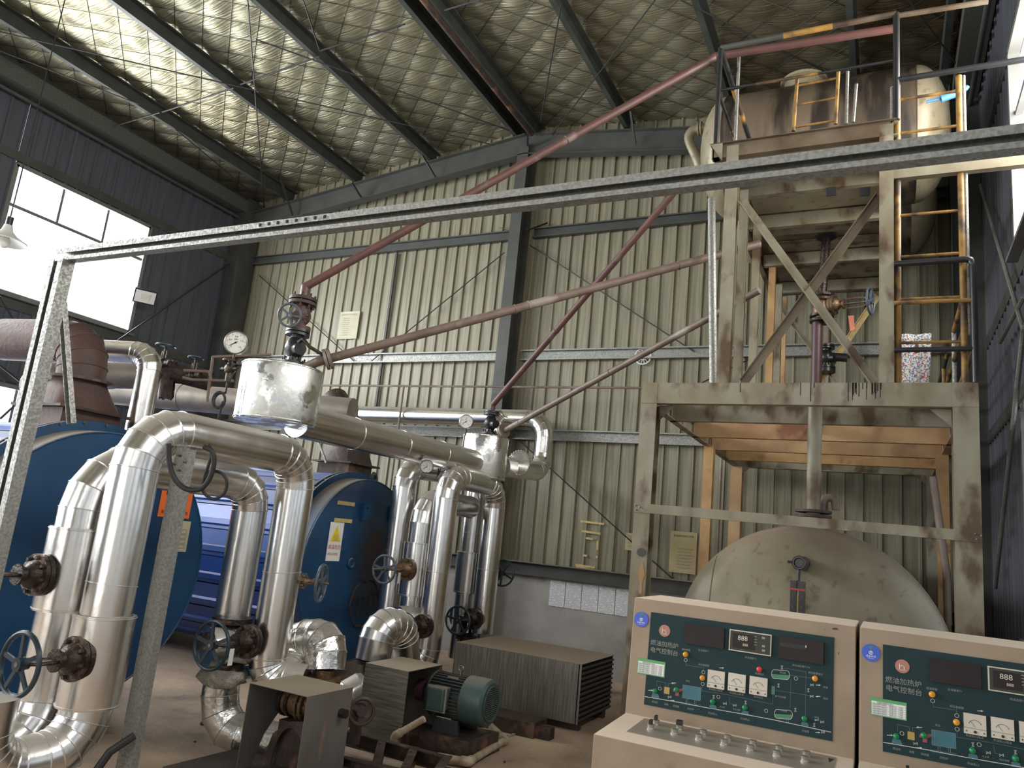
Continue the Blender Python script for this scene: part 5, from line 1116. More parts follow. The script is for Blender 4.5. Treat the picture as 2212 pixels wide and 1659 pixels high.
# level gauge on the head
gy = 6.25-R*.52
t = thing('level_gauge', 'black plate level gauge with a red line on the front of the round tank', 'gauge', W(1722, 1330, 1, gy-.1))
c = W(1727, 1216, 1, gy-.10); b = MB(); b.cyl(c+V((0, -.02, 0)), c+V((0, .28, 0)), .05, n=20); b.bolts(c+V((0, -.02, 0)), (0, 1, 0), .038, .008, .03, 7); b.torus(c+V((0, -.03, 0)), (0, 1, 0), .038, .009, 20, 6); b.cyl(c+V((-.045, -.03, 0)), c+V((-.075, -.03, 0)), .008); obj('cock', b, 'black', t)
p = W(1724, 1255, 1, gy-.12); b = MB(); b.cyl(c+V((-.0, -.01, -.03)), p+V((0, 0, 0)), .012); obj('cock_stem', b, 'black', t)
hw = .047; b = MB(); b.box(p.x-hw, p.x-.008, p.y-.025, p.y+.025, .62, p.z); b.box(p.x+.008, p.x+hw, p.y-.025, p.y+.025, .62, p.z); b.box(p.x-.008, p.x+.008, p.y-.005, p.y+.025, .62, p.z); obj('gauge_body', b, 'black', t, smooth=0)
b = MB(); b.box(p.x-.006, p.x+.006, p.y-.012, p.y-.006, .64, p.z-.05); obj('sight_glass', b, 'tape', t, smooth=0)
b = MB()
for k in range(9):
    for s in (-1, 1): b.cyl((p.x+s*.03, p.y-.032, p.z-.03-k*.07), (p.x+s*.03, p.y-.02, p.z-.03-k*.07), .009, n=6)
tag(obj('gauge_bolts', b, 'steel_grey', t), kind='stuff')
b = MB(); b.box(p.x-hw-.002, p.x+hw+.002, p.y-.028, p.y-.02, p.z-.062, p.z-.05); tag(obj('level_line', b, 'redink', t, smooth=0), 'red level line')
b = MB(); b.cyl((p.x, p.y+.02, .70), (p.x, gy+.2, .70), .02); obj('lower_arm', b, 'black', t)
run('inclined_pipe', 'shiny inclined pipe leaning behind the right post of the platform', [W(2015, 1030, 1, 7.2), W(2045, 1240, 1, 7.2), W(2048, 1350, 1, 7.2)], .03, 'brownpipe')

# ================================================================== CONTROL CONSOLES
CX0 = -.963; CWD = .862
F = W(1371, 1291, 0, CX0); Bk = W(1412, 1287, 0, CX0); Bt = W(1350, 1540, 0, CX0); Dk = W(1282, 1585, 0, CX0)
CY, CZT = F.y, 1.5
Uc = V((1, 0, 0)); Oc = V((CX0, Bt.y, Bt.z)); Nv = (V((CX0, F.y, CZT))-Oc); FH = Nv.length; Vc = Nv.normalized(); Nc = Uc.cross(Vc)   # towards viewer
def PP(px, py):
    d = ray(px, py); t = (Oc-CP).dot(Nc)/d.dot(Nc); p = CP+d*t-Oc; return p.dot(Uc), p.dot(Vc)
def console(label):
    t = thing('control_console', label, 'console', (CX0, Bt.y, 0)); x0, x1 = CX0, CX0+CWD
    yb_ = Bk.y+.12; dy = Dk.y; dz = Dk.z
    def side(y, z): return (x0, y, z)
    out = [(dy, 0), (dy, dz), (Bt.y, Bt.z), (F.y, CZT), (yb_, CZT), (yb_, 0)]
    b = MB(); b.add([(x0, a, c) for a, c in out]+[(x1, a, c) for a, c in out], [(0, 1, 2, 3, 4, 5), (6, 7, 8, 9, 10, 11)]+[(i, (i+1) % 6, (i+1) % 6+6, i+6) for i in range(6)])
    obj('housing', b, 'console', t, smooth=0, bevel=.004)
    def onf(u, v, n=0): return Oc+Uc*u+Vc*v+Nc*n
    def rect(nm, u0, v0, u1, v1, th, m_, par, base=0.0, bev=0):
        b = MB(); b.poly(Oc+Nc*base, Uc, Vc, [(u0, v0), (u1, v0), (u1, v1), (u0, v1)], th, Nc); return obj(nm, b, m_, par, smooth=0, bevel=bev)
    a = PP(1406.5, 1321.9); c = PP(1797.9, 1600.5); d_ = PP(1392.1, 1522); e = PP(1802.5, 1377.5)
    u0, u1, v0, v1 = (a[0]+d_[0])/2, (c[0]+e[0])/2, (d_[1]+c[1])/2, (a[1]+e[1])/2
    pn = rect('instrument_panel', u0, v0, u1, v1, .004, 'panel', t, 0); PB = .004
    def R4(nm, x_0, y_0, x_1, y_1, th, m_, par, base=PB):     # from two opposite corners
        p, q = PP(x_0, y_0), PP(x_1, y_1); return rect(nm, min(p[0], q[0]), min(p[1], q[1]), max(p[0], q[0]), max(p[1], q[1]), th, m_, par, base)
    # crop scale .27125 origin (1260,1250)
    def Cc(x, y): return 1260+x*.27125, 1250+y*.27125
    def Rc(nm, cx_, cy_, w_, h, th, m_, par, base=PB):       # centre in crop, size in metres
        p = PP(*Cc(cx_, cy_)); return rect(nm, p[0]-w_/2, p[1]-h/2, p[0]+w_/2, p[1]+h/2, th, m_, par, base)
    def line(pts, r, m_, par, nm='diagram_line', z=PB+.0006, closed=False):
        b = MB(); P = [onf(*PP(*Cc(*q)), z) for q in pts]
        if closed: P.append(P[0])
        for i in range(len(P)-1): b.beam(P[i], P[i+1], r, .0008, Nc)
        return obj(nm, b, m_, par, smooth=0)
    def txt(s_, x, y, size, m_='dimink', par=None, al='CENTER'):
        p = PP(*Cc(x, y)); return text('panel_text', s_, size, m_, par or pn, onf(p[0], p[1]-size*.35, PB), Uc, Vc, .0008, al)
    # badge and title
    p = PP(*Cc(650, 415)); b = MB(); b.cyl(onf(p[0], p[1], PB), onf(p[0], p[1], PB+.0015), .0235, n=32); bd = tag(obj('badge', b, 'badge', pn), 'faded red round maker badge')
    b = MB(); q = onf(p[0], p[1]-.004, PB+.002); b.path([q+Uc*-.008-Vc*.006, q+Uc*-.008+Vc*.012], .0018, 4); b.path([q+Uc*-.008+Vc*.002, q+Vc*.007, q+Uc*.007+Vc*.002, q+Uc*.007-Vc*.006], .0018, 4); b.path([q+Uc*-.012-Vc*.009, q+Uc*.012-Vc*.009], .0012, 4); obj('badge_mark', b, 'whiteink', bd)
    txt('燃油加热炉', 648, 522, .0235, 'dimink'); txt('电气控制台', 646, 580, .0235, 'dimink')
    # meters
    def window(x, y, w_, h, m_, nm): return Rc(nm, x, y, w_, h, .012, m_, t)
    k1 = window(967, 455, .158, .078, 'display', 'recorder_window'); Rc('window_inset', 967, 455, .142, .060, .0125, 'display', k1)
    k2 = window(1332, 508, .160, .080, 'sticker_white', 'digital_meter'); k2.data.materials.clear(); k2.data.materials.append(M['meter'])
    Rc('meter_glass', 1332, 508, .152, .072, .0135, 'display2', k2); Rc('meter_screen', 1284, 500, .085, .056, .0142, 'display', k2)
    def seg(x, y, s_, m_, body):
        p = PP(*Cc(x, y)); text('digits', body, s_, m_, k2, onf(p[0], p[1]-s_*.35, PB+.0145), Uc, Vc, .0008, 'CENTER')
    seg(1276, 474, .026, 'meter', '888'); seg(1296, 528, .014, 'meter', '888')
    for y in (462, 484, 506, 528): Rc('indicator_mark', 1378, y, .010, .0025, .0150, 'dimink', k2)
    for y in (472, 538, 572): Rc('meter_key', 1440, y, .012, .008, .0155, 'dimink', k2)
    k3 = window(1735, 568, .160, .082, 'display', 'recorder_window'); Rc('recorder_slot', 1675, 535, .095, .016, .0135, 'blackink', k3); Rc('recorder_catch', 1777, 540, .004, .008, .016, 'meter', k3)
    for x, y in ((1062, 802), (1227, 827), (1398, 855)):
        q = Rc('analog_meter', x, y, .066, .066, .012, 'meter', t); p = PP(*Cc(x, y))
        b = MB(); cc = onf(p[0], p[1]-.012, PB+.0126)
        b.path([cc+Uc*cos(a)*.022+Vc*sin(a)*.026 for a in [radians(30+i*12) for i in range(11)]], .0006, 4); b.beam(cc+Vc*.004, cc+Uc*-.014+Vc*.022, .0008, .0006, Nc); obj('scale_arc', b, 'blackink', q)
        rect('meter_split', p[0]-.033, p[1]-.0145, p[0]+.033, p[1]-.0125, .0006, 'dimink', q, PB+.012)
        b = MB(); b.cyl(onf(p[0], p[1]-.024, PB+.012), onf(p[0], p[1]-.024, PB+.015), .0045, n=16)
        for s_ in (-.026, .026): b.cyl(onf(p[0]+s_, p[1]-.024, PB+.012), onf(p[0]+s_, p[1]-.024, PB+.0135), .0022, n=8)
        tag(obj('meter_screws', b, 'blackink', q), kind='stuff')
    # pilot lamps
    for x, y, m_ in ((818, 603, 'lampamber'), (952, 790, 'lampamber'), (1847, 795, 'lampamber'), (1404, 722, 'lampred'), (576, 895, 'lampgreen'), (746, 885, 'lampgreen'), (1034, 980, 'lampgreen'), (1290, 1027, 'lampgreen'), (1764, 1114, 'lampgreen')):
        p = PP(*Cc(x, y)); b = MB(); b.lathe(onf(p[0], p[1], PB), Nc, [(.0105, 0), (.0105, .006), (.0085, .007), (.0085, .016), (.006, .0185), (.001, .0195)], 20); obj('pilot_lamp', b, m_, t)
    # diagram
    for x, y, w_, h, m_ in ((667, 890, .022, .026, 'yellowfill'), (1513, 888, .012, .030, 'greenfill')): Rc('diagram_block', x, y, w_, h, .0006, m_, pn)
    b = MB(); P = [PP(*Cc(*q)) for q in ((795, 845), (940, 868), (935, 972), (790, 948))]; b.poly(Oc+Nc*PB, Uc, Vc, P[::-1], .0006, Nc); obj('boiler_symbol', b, 'tealfill', pn, smooth=0)
    line([(795, 845), (940, 868), (935, 972), (790, 948)], .0012, 'line', pn, closed=True); line([(812, 848), (808, 950)], .001, 'line', pn); line([(925, 866), (920, 970)], .001, 'line', pn)
    for x, y in ((825, 965), (888, 975)): line([(x, y-10), (x, y+26)], .0012, 'line', pn); line([(x+12, y-8), (x+12, y+28)], .0012, 'line', pn)
    line([(776, 980), (938, 1006), (938, 1020), (776, 995)], .0012, 'tealfill', pn, closed=True)
    for x, y in ((576, 930), (1034, 1022), (1290, 1070), (1764, 1160)):
        b = MB(); P = [PP(*Cc(x+a, y+c_)) for a, c_ in ((-22, -18), (22, -11), (30, 20), (-30, 10))]; b.poly(Oc+Nc*PB, Uc, Vc, P[::-1], .0006, Nc); obj('pump_symbol', b, 'tealfill', pn, smooth=0)
        line([(x-22, y-18), (x+22, y-11), (x+30, y+20), (x-30, y+10)], .0010, 'line', pn, closed=True)
    b = MB(); P = [PP(*Cc(*q)) for q in ((718, 880), (728, 870), (790, 878), (790, 892), (764, 905), (762, 935), (734, 930), (738, 902), (716, 898))]; b.poly(Oc+Nc*PB, Uc, Vc, P[::-1], .0006, Nc); obj('burner_symbol', b, 'redfill', pn, smooth=0)
    for x, y in ((1572, 764), (1595, 1080)):
        cpts = [(x+math.copysign(48, cos(a))+cos(a)*24, y+sin(a)*36+(8 if cos(a) > 0 else -8)*.6) for a in [2*pi*i/24+.01 for i in range(24)]]
        line(cpts, .0014, 'whiteink', pn, 'tank_symbol', closed=True); b = MB(); P = [PP(*Cc(a, c_)) for a, c_ in cpts if c_ > y-6+(a-x)*.05]; b.poly(Oc+Nc*PB, Uc, Vc, P[::-1], .0005, Nc); obj('tank_fill', b, 'greenfill', pn, smooth=0)
        for s_ in (-32, 32): 
            if y > 1000: line([(x+s_-6, y+38), (x+s_-6, y+64)], .001, 'line', pn); line([(x+s_+8, y+40), (x+s_+8, y+66)], .001, 'line', pn)
    line([(492, 938), (770, 985), (1000, 1030), (1280, 1078), (1550, 1130), (1975, 1222)], .0022, 'whiteink', pn)
    for pts in ([(945, 892), (1160, 925), (1510, 1000), (1513, 910)], [(958, 700), (958, 730)], [(950, 850), (948, 892)], [(1600, 712), (1775, 742), (1770, 1090)], [(1655, 800), (1648, 1030)], [(1530, 888), (1805, 930)], [(588, 862), (588, 815), (660, 830), (660, 860)], [(680, 860), (680, 832), (735, 842)], [(1190, 1000), (1170, 996), (1165, 940)], [(1645, 768), (1825, 792)], [(818, 660), (820, 688), (950, 708)]):
        line(pts, .0008, 'line', pn)
    for x, y in ((818, 648), (958, 745), (953, 838), (1078, 940), (612, 875), (1458, 1052), (1694, 795)):
        p = PP(*Cc(x, y)); b = MB(); b.torus(onf(p[0], p[1], PB+.0006), Nc, .0062, .0007, 16, 4); obj('ring_symbol', b, 'whiteink', pn)
    for x, y, v_ in ((690, 942, 0), (1130, 994, 0), (1208, 1008, 0), (1822, 846, 0), (1820, 936, 0), (1903, 1140, 0), (1910, 1222, 0), (1583, 706, 1), (1556, 850, 1), (1793, 888, 1), (1040, 940, 1), (1294, 986, 1), (1690, 1044, 1), (1840, 1164, 1)):
        w_, h = (12, 9) if not v_ else (8, 13)
        pts = [(x-w_, y-h), (x+w_, y+h), (x+w_, y-h), (x-w_, y+h)] if not v_ else [(x-w_, y-h), (x+w_, y-h), (x-w_, y+h), (x+w_, y+h)]
        line(pts, .001, 'whiteink', pn, 'valve_symbol', closed=True)
    for x, y, s_ in ((1103, 710, 1), (722, 830, -1), (537, 888, 1), (710, 970, 1), (1872, 847, 1), (1872, 937, -1), (1860, 1125, -1), (1868, 1224, 1)):
        b = MB(); P = [PP(*Cc(x+s_*a, y+c_)) for a, c_ in ((-18, -2), (6, -2), (6, -6), (20, 1), (6, 7), (6, 3), (-18, 2))]; b.poly(Oc+Nc*PB, Uc, Vc, P[::-1] if s_ > 0 else P, .0006, Nc); obj('arrow_symbol', b, 'whiteink', pn, smooth=0)
    for s_, x, y, z in (('超温报警', 820, 566, .0085), ('出油温度T1', 960, 573, .0085), ('回油温度T2', 1335, 632, .0085), ('进出油压差P1-P2', 1735, 697, .0085), ('低压差报警', 962, 688, .0085), ('电源指示', 1404, 758, .0085), ('热油泵(1)电流', 1055, 886, .0085), ('热油泵(2)电流', 1222, 916, .0085), ('电源电压', 1394, 943, .0085), ('膨胀槽', 1590, 750, .007), ('液位报警指示', 1850, 755, .0085), ('油气分离器', 1570, 940, .008), ('供油', 1930, 865, .008), ('回油', 1930, 955, .008), ('燃油泵', 572, 982, .0085), ('油箱', 662, 1000, .0085), ('燃烧器', 742, 1016, .0085), ('加热炉', 856, 1037, .0085), ('排空', 835, 815, .008), ('热油泵(1)', 1032, 1074, .0085), ('热油泵(2)', 1290, 1118, .0085), ('热油泵', 1110, 1022, .007), ('热过滤器', 1222, 1042, .007), ('储油槽', 1600, 1052, .007), ('注油泵', 1770, 1214, .0085), ('排油', 1860, 1106, .008)):
        txt(s_, x, y, z*1.02)
    # stickers (flat, stuck to the face)
    p = PP(*Cc(464, 325)); b = MB(); b.cyl(onf(p[0], p[1], 0), onf(p[0], p[1], .0012+PB), .0305, n=36); st = tag(obj('round_sticker', b, 'sticker_blue', t), 'round blue inspection sticker')
    b = MB(); b.poly(onf(p[0], p[1]+.016, PB+.0012), Uc, Vc, [(-.009, .008), (0, -.008), (.009, .008)], .0005, Nc); b.poly(onf(p[0], p[1]+.02, PB+.0012), Uc, Vc, [(-.004, .002), (0, -.004), (.004, .002)], .0008, Nc); obj('green_triangle', b, 'greenfill', st, smooth=0)
    b = MB(); b.torus(onf(p[0], p[1], PB+.0015), Nc, .006, .001, 18, 4); b.poly(onf(p[0], p[1], PB+.0012), Uc, Vc, [(-.001, -.005), (.001, -.005), (.001, .001), (.004, .001), (0, .005), (-.004, .001), (-.001, .001)], .0006, Nc); obj('round_mark', b, 'sticker_white', st, smooth=0)
    text('sticker_text', '设备状态', .0085, 'sticker_white', st, onf(p[0], p[1]-.0155, PB+.0012), Uc, Vc, .0008, 'CENTER'); text('sticker_text', 'Equipment', .0045, 'sticker_white', st, onf(p[0], p[1]-.021, PB+.0012), Uc, Vc, .0008, 'CENTER')
    a, c = PP(*Cc(440, 605)), PP(*Cc(648, 797)); sv0, sv1 = c[1]+.004, a[1]-.012
    st = rect('table_sticker', a[0], sv0, c[0], sv1, .0012+PB, 'sticker_green', t, 0); rect('sticker_paper', a[0]+.003, sv0+.003, c[0]-.003, sv1-.011, .0004, 'sticker_white', st, .0052)
    H = sv1-sv0-.014; Wd = c[0]-a[0]-.006
    b = MB()
    for k in range(6): b.beam(onf(a[0]+.004, sv0+.004+k*H*.165, .0058), onf(c[0]-.004, sv0+.004+k*H*.165, .0058), .0007, .0004, Nc)
    for k in (.0, .2, .52, .8, 1): b.beam(onf(a[0]+.003+Wd*k, sv0+.004, .0058), onf(a[0]+.003+Wd*k, sv0+.004+H*.825, .0058), .0007, .0004, Nc)
    obj('table_grid', b, 'line', st, smooth=0)
    text('sticker_text', '设备检查维护记录卡', .0062, 'blackink', st, onf(a[0]+.02, sv0+H*.9+.002, .0056), Uc, Vc, .0006)
    for r_ in range(5):
        for k, wd in ((.03, '设备名称'), (.22, '电气控制台'), (.54, '检查人员'), (.82, '合格')): text('sticker_text', wd, .0052, 'blackink', st, onf(a[0]+.003+Wd*k, sv0+.0062+r_*H*.165, .0056), Uc, Vc, .0006)
    # chipped paint marks
    for x, y, w_, h in ((2008, 399, .020, .010), (2034, 595, .003, .013), (1922, 402, .003, .003)):
        p = PP(*Cc(x, y)); pts = [(p[0]+cos(a)*w_/2*(1+.3*sin(3*a+x)), p[1]+sin(a)*h/2*(1+.3*sin(2*a+1))) for a in [2*pi*i/12 for i in range(12)]]
        b = MB(); b.poly(Oc, Uc, Vc, pts, .0008, Nc); obj('paint_chip', b, 'redwheel', t, smooth=0)
    # desk plate with knobs
    Dn = V((0, (Bt.y-dy), (Bt.z-dz))); DL = Dn.length; Vd = Dn.normalized(); Nd = Uc.cross(Vd); Od = V((x0, dy, dz))
    def PD(px, py):
        d = ray(px, py); tt = (Od-CP).dot(Nd)/d.dot(Nd); q = CP+d*tt-Od; return q.dot(Uc), q.dot(Vd)
    q0 = PD(*Cc(330, 1205)); q1 = PD(*Cc(440, 1110))
    b = MB(); b.poly(Od, Uc, Vd, [(.09, DL*.30), (CWD-.06, DL*.30), (CWD-.06, DL*.93), (.09, DL*.93)], .002, Nd); dp_ = obj('desk_plate', b, 'deskplate', t, smooth=0)
    def dpt(x, y, n=0): u, v = PD(*Cc(x, y)); return Od+Uc*u+Vd*v+Nd*n
    K = [(577, 1160, 1), (536, 1195, 1), (764, 1200, 2), (724, 1232, 0), (954, 1240, 0), (919, 1277, 0), (1149, 1283, 0), (1120, 1318, 0), (1352, 1325, 0), (1328, 1363, 0), (1558, 1368, 0), (1540, 1408, 0), (1775, 1412, 0), (1762, 1453, 0)]
    for x, y, kd in K:
        c = dpt(x, y+6, .002); b = MB(); b.lathe(c, Nd, [(.0158, 0), (.0158, .0035), (.0135, .005), (.0135, .014), (.0145, .0155), (.0145, .0175), (.012, .0185), (.001, .0185)], 22); kb = obj('push_button' if kd == 0 else 'selector_switch', b, 'chromeknob', t)
        if kd: b = MB(); s_ = .005 if kd == 1 else .011; e_ = c+Nd*.026; b.poly(c+Nd*.018, Uc, Vd, [(-s_, -.011), (s_, -.011), (s_, .011), (-s_, .011)], .016, Nd); obj('switch_lever', b, 'black', kb, smooth=0)
    b = MB(); b.poly(dpt(1985, 1440, .0022), Uc, Vd, [(-.014, 0), (.006, 0), (-.008, -.055)], .0006, Nd); obj('plate_tear', b, 'blackink', t, smooth=0)
    return t
con = console('left dusty tan control console with dark green instrument panel')
c2 = copy_tree(con); dx_ = PP(1949, 1440)[0]-PP(1436.3, 1362.6)[0]
c2.location.x += dx_; tag(c2, 'right tan control console partly cut by the frame, twin of the left one')
c2.location.y += .0
for ch in list(c2.children):
    if ch.name.startswith('plate_tear'): bpy.data.objects.remove(ch)

# ================================================================== PUMPS, COVERS, BASES
def plate_poly(t, nm, o, U, Vv, pts, th, m_): b = MB(); U, Vv = V(U), V(Vv); b.poly(o, U, Vv, pts, th, U.cross(Vv)); return obj(nm, b, m_, t, smooth=0)
zc = .62; x0, x1, y0, y1 = -3.65, -3.17, 3.88, 4.33
t = thing('pump_cover', 'open sheet metal pump cover with an arched plate, in the foreground', 'cover', (-3.4, 4.1, .1))
b = MB(); b.box(x0, x1, y0, y1, zc-.004, zc); obj('top_sheet', b, 'coversheet', t, smooth=0)
b = MB(); b.box(x1-.004, x1, y0, y1, .06, zc-.004); obj('right_sheet', b, 'coversheet', t, smooth=0)
plate_poly(t, 'left_sheet', (x0, y0, 0), (0, 1, 0), (0, 0, 1), [(0, .10), (.12, .10), (.20, .28), (.33, .42), (y1-y0, .46), (y1-y0, zc-.004), (0, zc-.004)], .004, 'coversheet')
arc = [(.17+.13*cos(a), .12+.24*sin(a)) for a in [pi*i/12 for i in range(13)]]
plate_poly(t, 'arched_plate', (x0+.06, y0+.20, 0), (1, 0, 0), (0, 0, 1), [(x1-x0-.1, .06), (x1-x0-.1, .40), (.30, .42), (.16, .40), (.02, .30), (-.03, .12), (-.03, .06)]+[(a, c) for a, c in arc[::-1]][0:0]+[(.04, .06)]+[(a, c) for a, c in arc[::-1]]+[(.30, .06)], .006, 'rustdark')
b = MB(); pts = [(.2+cos(a)*.02*(1+.3*sin(2*a)), .33+sin(a)*.12) for a in [2*pi*i/16 for i in range(16)]]; b.poly((x1, y0, 0), (0, 1, 0), (0, 0, 1), pts, .0008, (1, 0, 0)); obj('rust_streak', b, 'brownpipe', t, smooth=0)
t = thing('plinth', 'dark dirty plinth slab under the near pump', 'plinth', (-3.5, 4.1, 0))
b = MB(); b.box(-3.98, -2.75, 3.62, 4.45, 0, .10)
for i, p in enumerate(b.v): p.x += .03*sin(i*2.7)
obj('slab', b, 'plinth', t, smooth=0, bevel=.01)
# pump body seen under cover
t = thing('oil_pump', 'brown flanged pump body half hidden inside the near cover', 'pump', (-3.45, 4.45, .1))
c = WD(656, 1520, 5.0)
b = MB(); b.cyl(c-V((.14, 0, 0)), c+V((.16, 0, 0)), .085, n=28); obj('casing', b, 'brass_rust', t)
for k, r in ((-.15, .10), (-.09, .10), (.0, .112), (.04, .112), (.11, .10)): b = MB(); b.cyl(c+V((k, 0, 0)), c+V((k+.022, 0, 0)), r, n=28); obj('pump_flange', b, 'brass_rust' if k >= 0 else 'castiron', t)
b = MB(); b.bolts(c+V((.03, 0, 0)), (1, 0, 0), .098, .010, .08, 8); tag(obj('pump_bolts', b, 'rustdark', t), kind='stuff')
b = MB(); b.cyl(c+V((.1, 0, 0)), c+V((.36, 0, 0)), .028, n=14); obj('shaft', b, 'castiron', t)
b = MB(); b.box(c.x-.1, c.x+.3, c.y-.1, c.y+.1, .10, c.z-.1); obj('foot', b, 'rustdark', t, smooth=0)
c = WD(781, 1537, 5.25); wd = V((.75, -.62, .05)).normalized()
b = MB(); b.torus(c, wd, .085, .014, 30, 8); hw = tag(obj('red_handwheel', b, 'redwheel'), 'dull red three-spoked wheel on the near pump coupling', 'wheel')
_, a_, u_ = b.frame(wd, (0, 0, 1))
for k in range(3):
    q = (a_*cos(k*2.094+.5)+u_*sin(k*2.094+.5)); b = MB(); b.prof(c, c+q*.085, [(-.018, -.008), (.018, -.008), (.018, .008), (-.018, .008)], wd); obj('spoke', b, 'redwheel', hw)
b = MB(); b.cyl(c-wd*.05, c+wd*.015, .035, n=20); b.cyl(c-wd*.12, c-wd*.05, .05, n=20); b.box(c.x-wd.x*.1-.03, c.x-wd.x*.1+.03, c.y-wd.y*.1-.03, c.y-wd.y*.1+.03, .16, c.z); obj('hub', b, 'redwheel', hw)
# channel base of the near pump
t = thing('channel_frame', 'rusty steel channel base frame lying right of the near cover', 'base', (-3.0, 4.6, 0))
zt_ = .16
A_ = W(752, 1576, 2, zt_); B_ = W(962, 1630, 2, zt_); C_ = W(745, 1632, 2, zt_); D_ = W(905, 1668, 2, zt_)
for p, q in ((A_, B_), (C_, D_+(D_-C_)*.3)):
    b = MB(); b.chan(p-V((0, 0, .05)), q-V((0, 0, .05)), .05, .10, .008); obj('long_channel', b, 'rustdark', t, smooth=0)
for f in (.33, .66, .99):
    p = C_.lerp(D_+(D_-C_)*.3, f-.12*f); q = A_.lerp(B_, f); b = MB(); b.chan(p-V((0, 0, .045)), q-V((0, 0, .045)), .06, .085, .008); cr_ = obj('cross_channel', b, 'rustdark', t, smooth=0)
    m_ = q.lerp(p, .25); b = MB(); b.cyl(m_+V((.02, 0, -.002)), m_+V((.02, 0, .0015)), .009, n=12); obj('bolt_hole', b, 'void', cr_)
b = MB(); b.box(-3.3, -2.55, 3.95, 4.0, 0, .06); obj('floor_rail', b, 'rustdark', t, smooth=0)
# far pump cover
x0, x1, y0, y1 = -3.66, -3.255, 5.12, 5.62
t = thing('pump_cover', 'smeared box shaped pump cover left of the green motor', 'cover', (-3.45, 5.3, .08))
b = MB(); b.box(x0, x1, y0, y1, zc-.004, zc); obj('top_sheet', b, 'coversheet', t, smooth=0)
b = MB(); b.box(x0, x1, y0, y0+.004, .08, zc-.004); obj('front_sheet', b, 'coverhoriz', t, smooth=0)
b = MB(); b.box(x0, x0+.004, y0+.004, y1, .08, zc-.004); obj('left_sheet', b, 'coverhoriz', t, smooth=0)
b = MB(); b.box(x0, x1, y1-.004, y1, .08, zc-.004); obj('back_sheet', b, 'coversheet', t, smooth=0)
# motor
mc = V((-3.0, 5.62, .40)); c_end = W(1056, 1520, 1, 5.62); mc.z = c_end.z; Rm = .182
xe = c_end.x+.02
t = thing('electric_motor', 'dark green finned electric motor with a round teal fan cowl', 'motor', (xe-.3, 5.62, .15))
b = MB(); b.lathe((xe, mc.y, mc.z), (-1, 0, 0), [(.12, .0), (Rm*.86, .0), (Rm*.97, .018), (Rm, .05), (Rm, .20), (Rm*.97, .205), (Rm*.93, .205)], 44); obj('fan_cowl', b, 'motor', t)
b = MB(); b.cyl((xe+.002, mc.y, mc.z), (xe-.004, mc.y, mc.z), .128, n=36); g_ = obj('cowl_grille', b, 'void', t)
for k in range(17):
    z = -.12+k*.015; h_ = math.sqrt(max(0, .126**2-z*z)); b = MB(); b.box(xe, xe+.006, mc.y-h_, mc.y+h_, mc.z+z-.0035, mc.z+z+.0035); obj('grille_bar', b, 'motor', g_, smooth=0)
b = MB(); b.torus((xe+.004, mc.y, mc.z), (1, 0, 0), .128, .006, 36, 6); obj('grille_ring', b, 'motor', t)
b = MB(); b.box(xe+.004, xe+.010, mc.y-.016, mc.y+.016, mc.z-.022, mc.z+.03); em = obj('cast_emblem', b, 'motor', g_, smooth=0)
b = MB(); b.path([(xe+.012, mc.y-.01, mc.z+.022), (xe+.012, mc.y+.01, mc.z+.022), (xe+.012, mc.y, mc.z+.008), (xe+.012, mc.y, mc.z-.008), (xe+.012, mc.y+.01, mc.z-.016), (xe+.012, mc.y-.01, mc.z-.016)], .002, 5)
b = MB(); xb_ = xe-.54; b.cyl((xe-.2, mc.y, mc.z), (xb_, mc.y, mc.z), Rm*.78, n=36); obj('stator_body', b, 'motordark', t)
for k in range(36):
    a = 2*pi*k/36
    if -2.1 < a-pi*1.5 < .0 and False: continue
    d1 = V((0, cos(a), sin(a))); b = MB(); b.prof(V((xe-.205, mc.y, mc.z))+d1*Rm*.76, V((xb_+.03, mc.y, mc.z))+d1*Rm*.76, [(-.003, 0), (.003, 0), (.003, Rm*.17), (-.003, Rm*.17)], d1); obj('cooling_fin', b, 'motordark', t, smooth=0)
b = MB(); b.lathe((xb_+.03, mc.y, mc.z), (-1, 0, 0), [(Rm*.95, -.02), (Rm*.95, .0), (Rm*.7, .04), (.06, .05), (.06, .09)], 36); obj('end_bell', b, 'motordark', t)
b = MB(); b.cyl((xb_-.05, mc.y, mc.z), (xb_-.13, mc.y, mc.z), .085, n=28); b.cyl((xb_-.0, mc.y, mc.z), (xb_-.05, mc.y, mc.z), .045, n=20); obj('coupling', b, 'maroon', t)
yf_ = mc.y-Rm*.85; xt = xe-.37
b = MB(); b.box(xt-.075, xt+.075, yf_-.10, yf_+.03, mc.z-.08, mc.z+.09); tb = obj('terminal_box', b, 'motor', t, smooth=0, bevel=.012)
b = MB(); b.box(xt-.085, xt+.085, yf_-.072, yf_-.058, mc.z-.09, mc.z+.10); obj('box_rim', b, 'deskplate', tb, smooth=0)
b = MB(); b.cyl((xt, yf_-.05, mc.z-.08), (xt-.04, yf_-.05, mc.z-.14), .018, n=12); obj('cable_gland', b, 'black', tb)
b = MB(); b.box(xt-.01, xt+.09, yf_+.03, yf_+.036, mc.z+.115, mc.z+.155); 
for p in b.v: p.y += .06
tag(obj('name_plate', b, 'deskplate', t, smooth=0), 'bright blank metal data plate')
b = MB(); b.torus((xe-.30, mc.y, mc.z+Rm+.035), (0, 1, 0), .02, .007, 20, 8); b.cyl((xe-.30, mc.y, mc.z+Rm*.8), (xe-.30, mc.y, mc.z+Rm+.018), .012, n=10); obj('lifting_eye', b, 'iron', t)
